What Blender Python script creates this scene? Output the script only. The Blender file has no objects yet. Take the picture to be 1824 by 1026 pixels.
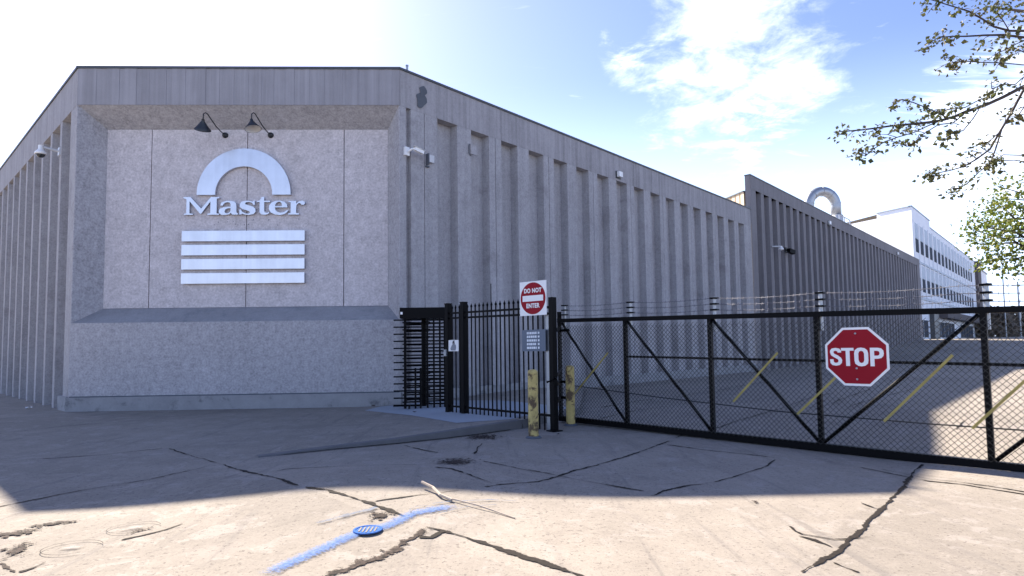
import bpy, math, random
from mathutils import Vector, Matrix
random.seed(7)
S = bpy.context.scene
COL = S.collection
R = math.radians
# ------------------------------------------------------------------ camera
CAM_H = 1.45
yaw, pitch, roll, FPX = .0369, .0598, -.0135, 1080.73
fwd = Vector((math.sin(yaw)*math.cos(pitch), math.cos(yaw)*math.cos(pitch), math.sin(pitch)))
rgt = Vector((math.cos(yaw), -math.sin(yaw), 0)); upv = rgt.cross(fwd)
r2 = rgt*math.cos(roll)+upv*math.sin(roll); u2 = -rgt*math.sin(roll)+upv*math.cos(roll)
cd = bpy.data.cameras.new('camera'); cam = bpy.data.objects.new('camera', cd); COL.objects.link(cam)
M = Matrix((r2, u2, -fwd)).transposed().to_4x4(); M.translation = (0, 0, CAM_H); cam.matrix_world = M
cd.sensor_width = 36; cd.lens = 36*FPX/1824; cd.shift_y = 40.9/1824; cd.clip_start = .1; cd.clip_end = 3000
S.camera = cam
# ------------------------------------------------------------------ light
SUN = Vector((6.25, -9.8, -8.82)).normalized()          # the way the sunlight travels
sd = bpy.data.lights.new('sun', 'SUN'); sd.energy = 5.0; sd.angle = R(.6); sd.color = (1, .89, .75)
so = bpy.data.objects.new('sun', sd); COL.objects.link(so); so.rotation_euler = SUN.to_track_quat('-Z', 'Y').to_euler()
so.location = (-20, 30, 30)
W = bpy.data.worlds.new('World'); S.world = W; W.use_nodes = True
wt = W.node_tree; wt.nodes.clear()
def nd(t, kind, **kw):
    n = t.nodes.new(kind)
    for k, v in kw.items():
        if k.startswith('i_'):
            n.inputs[k[2:].replace('_', ' ')].default_value = v
        else: setattr(n, k, v)
    return n
def mth(t, op, a, b=None, c=None, clamp=False):
    n = t.nodes.new('ShaderNodeMath'); n.operation = op; n.use_clamp = clamp
    for i, v in enumerate((a, b, c)):
        if v is None: continue
        if isinstance(v, (int, float)): n.inputs[i].default_value = v
        else: t.links.new(v, n.inputs[i])
    return n.outputs[0]
def vmth(t, op, a, b=None):
    n = t.nodes.new('ShaderNodeVectorMath'); n.operation = op
    for i, v in enumerate((a, b)):
        if v is None: continue
        if isinstance(v, (tuple, Vector)): n.inputs[i].default_value = v
        else: t.links.new(v, n.inputs[i])
    return n
def rng(t, v, a, b, c=0., d=1., smooth=True):
    n = t.nodes.new('ShaderNodeMapRange'); n.interpolation_type = 'SMOOTHSTEP' if smooth else 'LINEAR'
    t.links.new(v, n.inputs[0])
    for i, x in enumerate((a, b, c, d)): n.inputs[i+1].default_value = x
    return n.outputs[0]
def noise(t, vec, scale, detail=4, rough=.55, dist=0.):
    n = nd(t, 'ShaderNodeTexNoise', i_Scale=scale, i_Detail=detail, i_Roughness=rough, i_Distortion=dist)
    t.links.new(vec, n.inputs['Vector']); return n.outputs['Fac']
def mixc(t, f, a, b, mode='MIX'):
    n = t.nodes.new('ShaderNodeMix'); n.data_type = 'RGBA'; n.blend_type = mode
    for s, v in ((n.inputs[0], f), (n.inputs[6], a), (n.inputs[7], b)):
        if isinstance(v, (int, float)): s.default_value = v
        elif isinstance(v, tuple): s.default_value = v if len(v) == 4 else (*v, 1)
        else: t.links.new(v, s)
    return n.outputs[2]
sky = nd(wt, 'ShaderNodeTexSky', sky_type='NISHITA'); sky.sun_disc = False
sky.sun_elevation = math.asin(-SUN.z); sky.sun_rotation = math.atan2(-SUN.x, -SUN.y)
sky.air_density = 1.0; sky.dust_density = .7; sky.ozone_density = 2.2; sky.altitude = 200
geo = nd(wt, 'ShaderNodeTexCoord'); D = geo.outputs['Generated']
sep = nd(wt, 'ShaderNodeSeparateXYZ'); wt.links.new(D, sep.inputs[0])
zz = mth(wt, 'ADD', mth(wt, 'MAXIMUM', sep.outputs[2], 0.), .12)
pl = nd(wt, 'ShaderNodeCombineXYZ')
wt.links.new(mth(wt, 'DIVIDE', sep.outputs[0], zz), pl.inputs[0]); wt.links.new(mth(wt, 'DIVIDE', sep.outputs[1], zz), pl.inputs[1])
def blob(d, inner, outer):
    v = vmth(wt, 'DOT_PRODUCT', D, Vector(d).normalized()).outputs['Value']
    return rng(wt, v, math.cos(outer), math.cos(inner))
def mx(*a):
    r = a[0]
    for b in a[1:]: r = mth(wt, 'MAXIMUM', r, b)
    return r
body = mx(blob((.37, .83, .43), .02, .13), blob((.43, .81, .40), .0, .11), blob((.36, .83, .47), .03, .14),
          blob((.30, .87, .375), .0, .07), blob((.285, .87, .395), .0, .055), blob((.38, .84, .50), .05, .16), mth(wt, 'MULTIPLY', blob((.34, .85, .42), .0, .24), .72))
small = mx(blob((.205, .87, .46), .0, .06), blob((.225, .875, .435), .0, .045), blob((.50, .76, .43), .0, .09), blob((.39, .86, .33), .0, .10))
cirr = blob((.66, .70, .26), .02, .17)
n1 = noise(wt, pl.outputs[0], 2.6, 10, .62, .5)
n2 = noise(wt, pl.outputs[0], 7.5, 8, .66, .4)
st = vmth(wt, 'MULTIPLY', pl.outputs[0], (1.1, 5.5, 1)).outputs[0]
n3 = noise(wt, st, 2.2, 8, .6, 1.2)
nn = mth(wt, 'MULTIPLY_ADD', mth(wt, 'SUBTRACT', mth(wt, 'ADD', mth(wt, 'MULTIPLY', n1, .55), mth(wt, 'MULTIPLY', n2, .45)), .5), 1.7, .5)
cl1 = rng(wt, mth(wt, 'ADD', nn, mth(wt, 'MULTIPLY', body, .40)), .66, 1.24)
cl2 = mth(wt, 'MULTIPLY', rng(wt, mth(wt, 'ADD', nn, mth(wt, 'MULTIPLY', small, .26)), .68, 1.0), .8)
cl3 = mth(wt, 'MULTIPLY', rng(wt, mth(wt, 'ADD', n3, mth(wt, 'MULTIPLY', cirr, .3)), .62, .95), .75)
cl = mth(wt, 'MULTIPLY', mx(cl1, cl2, cl3), .93)
hz = rng(wt, sep.outputs[2], .08, .42, .85, 0.)            # pale band of haze over the horizon
cloudcol = nd(wt, 'ShaderNodeRGB'); cloudcol.outputs[0].default_value = (10., 10.4, 11.4, 1)
hazecol = nd(wt, 'ShaderNodeRGB'); hazecol.outputs[0].default_value = (6.8, 8.4, 11.4, 1)
sk = mixc(wt, 1., sky.outputs[0], (1.0, .93, 1.13), 'MULTIPLY')
c0 = mixc(wt, hz, sk, hazecol.outputs[0])
skyc = mixc(wt, cl, c0, cloudcol.outputs[0])
bg = nd(wt, 'ShaderNodeBackground', i_Strength=.068); wt.links.new(skyc, bg.inputs['Color'])
wo = nd(wt, 'ShaderNodeOutputWorld'); wt.links.new(bg.outputs[0], wo.inputs[0])
S.view_settings.view_transform = 'Standard'; S.view_settings.look = 'None'
S.view_settings.exposure = 1.75; S.view_settings.gamma = 1
S.render.resolution_x, S.render.resolution_y = 1024, 576
S.cycles.max_bounces = 6; S.cycles.transparent_max_bounces = 12
# ------------------------------------------------------------------ materials
def mat(name, base, rough=.8, metal=0., srng=(.52, .72), vary=.12, vscale=3., speck=0., sscale=90., bump=0., bscale=60., streak=0., spec=.5,
        stain=None, stain_amt=0., stain_scale=1.5, coat=0.):
    m = bpy.data.materials.new(name); m.use_nodes = True; t = m.node_tree
    b = t.nodes['Principled BSDF']; b.inputs['Roughness'].default_value = rough; b.inputs['Metallic'].default_value = metal
    b.inputs['Specular IOR Level'].default_value = spec
    P = nd(t, 'ShaderNodeNewGeometry').outputs['Position']
    f = mth(t, 'MULTIPLY_ADD', mth(t, 'SUBTRACT', noise(t, P, vscale, 6, .6), .5), 2*vary*1.6, 1.)
    if speck:
        s = mth(t, 'SUBTRACT', noise(t, P, sscale, 3, .7), .5)
        s2 = mth(t, 'SUBTRACT', noise(t, P, sscale*.33, 3, .7), .5)
        f = mth(t, 'ADD', f, mth(t, 'ADD', mth(t, 'MULTIPLY', s, speck*3), mth(t, 'MULTIPLY', s2, speck*2)))
    if streak:
        v = vmth(t, 'MULTIPLY', P, (5., 5., .16)).outputs[0]
        f = mth(t, 'ADD', f, mth(t, 'MULTIPLY', mth(t, 'SUBTRACT', noise(t, v, 1.3, 6, .62), .5), streak*2))
    col = mixc(t, 1., (*base, 1), f, 'MULTIPLY')
    if stain:
        k = rng(t, noise(t, P, stain_scale, 7, .68, .4), *srng)
        col = mixc(t, mth(t, 'MULTIPLY', k, stain_amt), col, (*stain, 1))
    t.links.new(col, b.inputs['Base Color'])
    if bump:
        bn = nd(t, 'ShaderNodeBump', i_Strength=bump, i_Distance=.02); t.links.new(noise(t, P, bscale, 5, .65), bn.inputs['Height'])
        t.links.new(bn.outputs[0], b.inputs['Normal'])
    return m
def split_col(t, v):
    return v
m_wall = mat('exposed_aggregate_concrete', (.365, .355, .372), .9, vary=.10, vscale=.9, speck=.42, sscale=20, bump=.35, bscale=45, streak=.10)
m_rib = mat('ribbed_concrete', (.34, .33, .342), .9, vary=.12, vscale=.7, speck=.26, sscale=24, bump=.35, bscale=40, streak=.22, stain=(.20, .19, .195), stain_amt=.55, stain_scale=.9)
m_panel = mat('pale_aggregate_panel', (.51, .475, .485), .9, vary=.10, vscale=1.3, speck=.36, sscale=19, bump=.35, bscale=45, streak=.05)
m_fascia = mat('fascia_concrete', (.275, .268, .288), .9, vary=.14, vscale=1.1, speck=.06, bump=.2, streak=.38)
m_band = mat('streaked_parapet_concrete', (.30, .288, .30), .9, vary=.14, vscale=.9, speck=.16, sscale=24, bump=.3, streak=.55)
m_tall = mat('dark_ribbed_concrete', (.195, .185, .195), .9, vary=.14, vscale=.6, speck=.12, sscale=18, bump=.2, streak=.4)
m_plinth = mat('plinth_concrete', (.27, .27, .28), .9, vary=.22, vscale=2.2, speck=.08, bump=.3, stain=(.10, .10, .11), stain_amt=.8, stain_scale=2.4)
m_sill = mat('stained_sill_concrete', (.27, .268, .28), .9, vary=.2, vscale=1.4, speck=.15, sscale=25, bump=.3, stain=(.13, .15, .17), stain_amt=.6)
m_wire = mat('dull_barbed_wire', (.16, .16, .18), .6, .4)
m_pane = mat('dull_window_pane', (.045, .055, .075), .8, spec=.1)
m_coping = mat('dark_metal_coping', (.07, .075, .08), .5, .3)
m_roof = mat('roof_membrane', (.30, .29, .28), .9)
m_patch = mat('bitumen_patch', (.09, .10, .12), .9)
m_alu = mat('brushed_aluminium', (.56, .57, .62), .33, .85, vary=.10, vscale=2, streak=.14, bump=.12, bscale=1.2)
m_black = mat('black_powder_coat', (.002, .002, .003), .5, vary=.2, vscale=8, spec=.1)
m_blackmesh = mat('black_vinyl_wire', (.003, .003, .004), .35)
m_gal = mat('galvanised_steel', (.34, .36, .39), .45, .7, vary=.12, vscale=9)
m_white = mat('white_enamel', (.80, .80, .80), .4, vary=.04, vscale=6)
m_offwhite = mat('weathered_white_metal', (.55, .56, .58), .5, vary=.1, vscale=6)
m_red = mat('red_sign_sheeting', (.27, .002, .013), .55, vary=.07, vscale=5, spec=.2)
m_bluegrey = mat('slate_blue_sign', (.085, .115, .165), .45, vary=.08)
m_signtext = mat('pale_sign_print', (.72, .76, .80), .6, vary=.1, vscale=40)
m_greyprint = mat('grey_sign_print', (.22, .23, .26), .6)
m_darkprint = mat('dark_sign_print', (.05, .05, .06), .6)
m_yellow = mat('chipped_yellow_paint', (.50, .39, .14), .65, vary=.25, vscale=7, bump=.2, stain=(.07, .04, .022), stain_amt=.95, stain_scale=6, srng=(.47, .60), streak=.35, speck=.1)
m_strip = mat('faded_yellow_strip', (.30, .25, .07), .6, vary=.3, vscale=6, stain=(.36, .20, .09), stain_amt=.5, stain_scale=5)
m_lamp = mat('dark_lamp_enamel', (.012, .015, .022), .45)
m_lampin = mat('pale_lamp_lining', (.6, .6, .6), .6)
m_glassdark = mat('dark_glass', (.02, .024, .03), .12, spec=.6)
m_bldwhite = mat('white_painted_brick', (.78, .80, .84), .8, vary=.06, vscale=.5, speck=.03, sscale=8, streak=.06)
m_winpale = mat('pale_blind_panel', (.30, .35, .43), .5, vary=.12, vscale=.8)
m_brickdark = mat('dark_brick', (.10, .085, .085), .9, vary=.2, vscale=1.)
m_cream = mat('cream_cladding', (.66, .52, .36), .7, vary=.08, vscale=.7)
m_kerb = mat('kerb_concrete', (.12, .117, .12), .9, vary=.2, vscale=3, speck=.08, bump=.3)
m_walk = mat('sidewalk_concrete', (.20, .195, .20), .92, vary=.12, vscale=.8, speck=.06, bump=.2, stain=(.14, .135, .13), stain_amt=.4, stain_scale=1.1)
m_pad = mat('fresh_concrete', (.30, .33, .365), .92, vary=.06, vscale=1.2, speck=.04, bump=.15)
m_bark = mat('grey_brown_bark', (.055, .042, .036), .9, vary=.3, vscale=12)
m_wood = mat('dry_wood', (.42, .35, .28), .8, vary=.2, vscale=20)
m_paper = mat('white_paper', (.8, .8, .8), .7)
m_deadleaf = mat('dead_leaf', (.06, .04, .03), .8)
m_iron = mat('painted_iron_lid', (.055, .13, .36), 1., vary=.3, vscale=30, spec=.03)
def leafmat(name, a, b_):
    m = bpy.data.materials.new(name); m.use_nodes = True; t = m.node_tree; b = t.nodes['Principled BSDF']
    P = nd(t, 'ShaderNodeNewGeometry').outputs['Position']
    k = rng(t, noise(t, P, 2.3, 5, .7), .35, .65)
    k2 = rng(t, noise(t, P, 14., 2, .6), .3, .7)
    c = mixc(t, k, (*a, 1), (*b_, 1)); c = mixc(t, mth(t, 'MULTIPLY', k2, .45), c, (a[0]*1.5, a[1]*1.35, a[2], 1))
    t.links.new(c, b.inputs['Base Color']); b.inputs['Roughness'].default_value = .6
    tr = nd(t, 'ShaderNodeBsdfTranslucent'); t.links.new(c, tr.inputs[0])
    ms = nd(t, 'ShaderNodeMixShader', i_Fac=.35); t.links.new(b.outputs[0], ms.inputs[1]); t.links.new(tr.outputs[0], ms.inputs[2])
    t.links.new(ms.outputs[0], t.nodes['Material Output'].inputs[0]); return m
m_leaf1 = leafmat('brown_green_leaves', (.075, .09, .03), (.085, .068, .03))
m_leaf2 = leafmat('yellow_green_leaves', (.095, .16, .03), (.21, .19, .035))
m_leaf3 = leafmat('dusty_brown_leaves', (.20, .165, .14), (.14, .125, .10))
def ground_mat():
    m = bpy.data.materials.new('worn_concrete_paving'); m.use_nodes = True; t = m.node_tree; b = t.nodes['Principled BSDF']
    P = nd(t, 'ShaderNodeNewGeometry').outputs['Position']
    big = noise(t, P, .35, 5, .6); mid = noise(t, P, 1.6, 7, .68, .5); fine = noise(t, P, 55, 3, .75); gr = noise(t, P, 14, 5, .7)
    st = noise(t, vmth(t, 'MULTIPLY', P, (1.2, .35, 1)).outputs[0], 2.4, 7, .7, .8)
    f = mth(t, 'MULTIPLY_ADD', mth(t, 'SUBTRACT', mid, .5), .55, 1.)
    f = mth(t, 'MULTIPLY_ADD', mth(t, 'SUBTRACT', big, .5), .50, f)
    f = mth(t, 'MULTIPLY_ADD', mth(t, 'SUBTRACT', fine, .5), .62, f)
    f = mth(t, 'MULTIPLY_ADD', mth(t, 'SUBTRACT', gr, .5), .30, f)
    c = mixc(t, 1., (.252, .224, .190, 1), f, 'MULTIPLY')
    c = mixc(t, rng(t, st, .52, .74, 0, .65), c, (.175, .155, .14, 1))
    c = mixc(t, rng(t, noise(t, P, .8, 6, .65), .56, .72, 0, .5), c, (.30, .265, .235, 1))
    sp_ = nd(t, 'ShaderNodeSeparateXYZ'); t.links.new(P, sp_.inputs[0])
    a1 = mth(t, 'FLOOR', mth(t, 'DIVIDE', mth(t, 'SUBTRACT', mth(t, 'MULTIPLY', mth(t, 'SUBTRACT', sp_.outputs[1], sp_.outputs[0]), .707), 1.45), 3.3))
    a2 = mth(t, 'FLOOR', mth(t, 'DIVIDE', mth(t, 'SUBTRACT', mth(t, 'MULTIPLY', mth(t, 'ADD', sp_.outputs[1], sp_.outputs[0]), .707), 2.98), 5.))
    cb = nd(t, 'ShaderNodeCombineXYZ'); t.links.new(a1, cb.inputs[0]); t.links.new(a2, cb.inputs[1])
    wn = nd(t, 'ShaderNodeTexWhiteNoise'); t.links.new(cb.outputs[0], wn.inputs['Vector'])
    c = mixc(t, 1., c, mth(t, 'MULTIPLY_ADD', wn.outputs['Value'], .24, .88), 'MULTIPLY')
    c = mixc(t, rng(t, noise(t, P, 2.6, 10, .78, .6), .53, .59, 0, .6), c, (.31, .28, .25, 1))
    c = mixc(t, rng(t, noise(t, P, 5.5, 9, .8, .3), .575, .64, 0, .45), c, (.135, .118, .10, 1))
    tyre = noise(t, vmth(t, 'MULTIPLY', P, (3.2, .22, 1)).outputs[0], 1.6, 7, .7, .5)
    c = mixc(t, rng(t, tyre, .54, .70, 0, .5), c, (.14, .128, .118, 1))
    pit = rng(t, noise(t, P, 26, 3, .8), .58, .64, 0, .6)
    c = mixc(t, pit, c, (.07, .058, .05, 1))
    t.links.new(c, b.inputs['Base Color']); b.inputs['Roughness'].default_value = .93; b.inputs['Specular IOR Level'].default_value = .3
    bn = nd(t, 'ShaderNodeBump', i_Strength=.5, i_Distance=.012)
    t.links.new(mth(t, 'ADD', mth(t, 'MULTIPLY', gr, .6), mth(t, 'MULTIPLY', fine, .3)), bn.inputs['Height']); t.links.new(bn.outputs[0], b.inputs['Normal'])
    return m
m_ground = ground_mat()
def decal_mat(name, col, lo, hi, nscale, edge=1., col2=None, maxa=1., amp=1.6):
    """ragged-edged layer on the paving; UV v runs 0..1 across it, u along it (0 and 1 at the ends)"""
    m = bpy.data.materials.new(name); m.use_nodes = True; t = m.node_tree; b = t.nodes['Principled BSDF']
    b.inputs['Roughness'].default_value = .95; b.inputs['Specular IOR Level'].default_value = .2
    P = nd(t, 'ShaderNodeNewGeometry').outputs['Position']
    uv = nd(t, 'ShaderNodeUVMap'); sx = nd(t, 'ShaderNodeSeparateXYZ'); t.links.new(uv.outputs[0], sx.inputs[0])
    d = mth(t, 'MULTIPLY', mth(t, 'ABSOLUTE', mth(t, 'SUBTRACT', sx.outputs[1], .5)), 2.)
    e = mth(t, 'SUBTRACT', 1., mth(t, 'POWER', d, edge))
    endf = rng(t, mth(t, 'ABSOLUTE', mth(t, 'SUBTRACT', sx.outputs[0], .5)), .38, .5, 1., 0.)
    n = noise(t, P, nscale, 6, .7)
    a = mth(t, 'MULTIPLY', rng(t, mth(t, 'ADD', mth(t, 'MULTIPLY', e, endf), mth(t, 'MULTIPLY', mth(t, 'SUBTRACT', n, .5), amp)), lo, hi), maxa)
    k = noise(t, P, 40, 4, .7)
    c = mixc(t, rng(t, k, .35, .7), (*col, 1), (*(col2 or tuple(x*1.8 for x in col)), 1))
    t.links.new(c, b.inputs['Base Color']); t.links.new(a, b.inputs['Alpha']); return m
m_crack = decal_mat('dirt_filled_crack', (.015, .012, .010), .25, .45, 16)
m_rubble = decal_mat('crumbled_asphalt', (.012, .010, .009), .46, .60, 19, .8, (.085, .062, .052), 1., 3.2)
m_paint = decal_mat('blue_spray_paint', (.06, .15, .44), .2, 1.05, 38, 1.6, (.17, .26, .44), .72, 2.4)
m_paintfaint = decal_mat('faint_blue_spray', (.10, .15, .24), .5, 1.1, 12, 1., (.17, .20, .26), .7)
m_pale = decal_mat('pale_chalk_mark', (.34, .32, .30), .45, .9, 16, 1., (.4, .37, .35), .55)
# ------------------------------------------------------------------ mesh helpers
class MB:
    def __init__(self): self.v = []; self.f = []; self.uv = {}; self.mi = []
    def add(self, vs, fs, mi=0, uvs=None):
        o = len(self.v); self.v += [Vector(p) for p in vs]
        for i, f in enumerate(fs):
            if uvs: self.uv[len(self.f)] = uvs[i]
            self.f.append(tuple(o+k for k in f)); self.mi.append(mi)
    def box(self, c, s, ax=None, mi=0):
        c = Vector(c); X, Y, Z = ax or (Vector((1, 0, 0)), Vector((0, 1, 0)), Vector((0, 0, 1)))
        vs = [c+X*(s[0]/2*a)+Y*(s[1]/2*b)+Z*(s[2]/2*d) for d in (-1, 1) for b in (-1, 1) for a in (-1, 1)]
        self.add(vs, [(0, 2, 3, 1), (4, 5, 7, 6), (0, 1, 5, 4), (2, 6, 7, 3), (0, 4, 6, 2), (1, 3, 7, 5)], mi)
    def bar(self, p0, p1, w, h, up=(0, 0, 1), mi=0):
        p0, p1 = Vector(p0), Vector(p1); X = (p1-p0); L = X.length; X.normalize()
        Y = Vector(up).cross(X)
        if Y.length < 1e-4: Y = Vector((1, 0, 0)).cross(X)
        Y.normalize(); Z = X.cross(Y); self.box((p0+p1)/2, (L, w, h), (X, Y, Z), mi)
    def tube(self, pts, r, n=8, caps=True, mi=0):
        pts = [Vector(p) for p in pts]; rs = r if isinstance(r, (list, tuple)) else [r]*len(pts)
        rings = []; prev = None
        for i, p in enumerate(pts):
            d = (pts[min(i+1, len(pts)-1)]-pts[max(i-1, 0)]).normalized()
            if prev is None:
                a = Vector((0, 0, 1)) if abs(d.z) < .9 else Vector((1, 0, 0)); x = d.cross(a).normalized()
            else: x = (prev-d*prev.dot(d)).normalized()
            prev = x; y = d.cross(x)
            rings.append([p+(x*math.cos(2*math.pi*k/n)+y*math.sin(2*math.pi*k/n))*rs[i] for k in range(n)])
        vs = [q for g in rings for q in g]; fs = []
        for i in range(len(pts)-1):
            for k in range(n): fs.append((i*n+k, i*n+(k+1) % n, (i+1)*n+(k+1) % n, (i+1)*n+k))
        if caps: fs += [tuple(range(n-1, -1, -1)), tuple((len(pts)-1)*n+k for k in range(n))]
        self.add(vs, fs, mi)
    def prism(self, poly, o, ex, ey, depth, mi=0):
        """2-D outline on a plane at o, pushed back by depth (vector)"""
        o, ex, ey, dp = Vector(o), Vector(ex), Vector(ey), Vector(depth); n = len(poly)
        a = [o+ex*p[0]+ey*p[1] for p in poly]
        vs = a+[p+dp for p in a]
        fs = [tuple(range(n)), tuple(range(2*n-1, n-1, -1))]+[(i, i+n, (i+1) % n+n, (i+1) % n) for i in range(n)]
        self.add(vs, fs, mi)
    def lathe(self, prof, c, n=16, axis=(0, 0, 1), mi=0):
        c = Vector(c); A = Vector(axis).normalized(); x = A.orthogonal().normalized(); y = A.cross(x); vs = []; fs = []
        for r, z in prof:
            for k in range(n): vs.append(c+A*z+(x*math.cos(2*math.pi*k/n)+y*math.sin(2*math.pi*k/n))*r)
        for i in range(len(prof)-1):
            for k in range(n): fs.append((i*n+k, i*n+(k+1) % n, (i+1)*n+(k+1) % n, (i+1)*n+k))
        self.add(vs, fs, mi)
    def ribbon(self, pts, widths, hfun, lift, mi=0):
        n = len(pts); tot = 0; ds = [0]
        for i in range(1, n): tot += math.dist(pts[i], pts[i-1]); ds.append(tot)
        L = []
        for i, p in enumerate(pts):
            a, b = pts[max(i-1, 0)], pts[min(i+1, n-1)]; dx, dy = b[0]-a[0], b[1]-a[1]; l = math.hypot(dx, dy) or 1
            nx, ny = -dy/l, dx/l; w = widths[i]/2
            for s in (-1, 0, 1):
                x, y = p[0]+nx*w*s, p[1]+ny*w*s; L.append(Vector((x, y, hfun(x, y)+lift)))
        fs = []; uvs = []
        for i in range(n-1):
            u0, u1 = ds[i]/tot, ds[i+1]/tot
            for j in (0, 1):
                fs.append((i*3+j, (i+1)*3+j, (i+1)*3+j+1, i*3+j+1)); v0, v1 = j/2, (j+1)/2
                uvs.append(((u0, v0), (u1, v0), (u1, v1), (u0, v1)))
        self.add(L, fs, mi, uvs)
    def build(self, name, m, parent=None, smooth=False, **tags):
        org = parent.matrix_world.translation.copy() if parent else Vector()
        q = parent
        org = Vector(parent.get('_o', (0, 0, 0))) if parent else Vector()
        me = bpy.data.meshes.new(name); me.from_pydata([p-org for p in self.v], [], self.f)
        ms = m if isinstance(m, (list, tuple)) else [m]
        for x in ms: me.materials.append(x)
        if len(ms) > 1: me.polygons.foreach_set('material_index', self.mi)
        if self.uv:
            ul = me.uv_layers.new(name='UVMap')
            for p in me.polygons:
                for li, c in zip(p.loop_indices, self.uv.get(p.index, [(0, 0)]*len(p.loop_indices))): ul.data[li].uv = c
        if smooth: me.polygons.foreach_set('use_smooth', [True]*len(me.polygons))
        o = bpy.data.objects.new(name, me); COL.objects.link(o)
        if parent: o.parent = parent; o['_o'] = tuple(org)
        for k, v in tags.items(): o[k] = v
        me.update(); return o
def thing(name, label, cat, loc, group=None):
    o = bpy.data.objects.new(name, None); o.empty_display_size = .2; COL.objects.link(o); o.location = loc; o['_o'] = tuple(loc)
    o['label'] = label; o['category'] = cat
    if group: o['group'] = group
    return o
def tag(o, label, cat, group=None):
    o['label'] = label; o['category'] = cat
    if group: o['group'] = group
    return o
def copy_thing(src, loc, label):
    c = src.copy(); COL.objects.link(c); c.location = loc; c['label'] = label; c['_o'] = tuple(loc)
    def kids(a, b):
        for ch in list(a.children):
            d = ch.copy(); COL.objects.link(d); d.parent = b; kids(ch, d)
    kids(src, c); return c
class Fr:
    """a frame standing on a wall or fence line: s along, d outwards (towards the viewer's side), z up"""
    def __init__(self, o, e, n): self.o = Vector(o); self.e = Vector(e).normalized(); self.n = Vector(n).normalized(); self.z = Vector((0, 0, 1))
    def p(self, s, d, z): return self.o+self.e*s+self.n*d+self.z*z
    def box(self, mb, s0, s1, d0, d1, z0, z1, mi=0): mb.box(self.p((s0+s1)/2, (d0+d1)/2, (z0+z1)/2), (abs(s1-s0), abs(d1-d0), abs(z1-z0)), (self.e, self.n, self.z), mi)
C5 = math.sqrt(.5)
A = Vector((-10.51, 15.6, 0)); B = Vector((-2.29, 15.6, 0))
FF = Fr(A, (1, 0, 0), (0, -1, 0))                 # chamfered corner face, s from its left edge (8.22 m)
FR = Fr(B, (C5, C5, 0), (C5, -C5, 0))             # long right-hand wall
FL = Fr(A, (-C5, C5, 0), (-C5, -C5, 0))           # left-hand wall
def hf(x,y):
    sm=lambda v,a,b:(lambda t:t*t*(3-2*t))(min(1,max(0,(v-a)/(b-a))))
    g=.7663*(x-1.35)+.6425*(y-11.73); n=(x-y+17.89)*.70711
    return 1.6*sm(y,32,72)+.34*sm(g,.1,3.)*sm(n,2,8)*sm(x,3,7)+.15*math.exp(-((x+1.3)/1.7)**2-((y-6.4)/1.25)**2)
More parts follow.
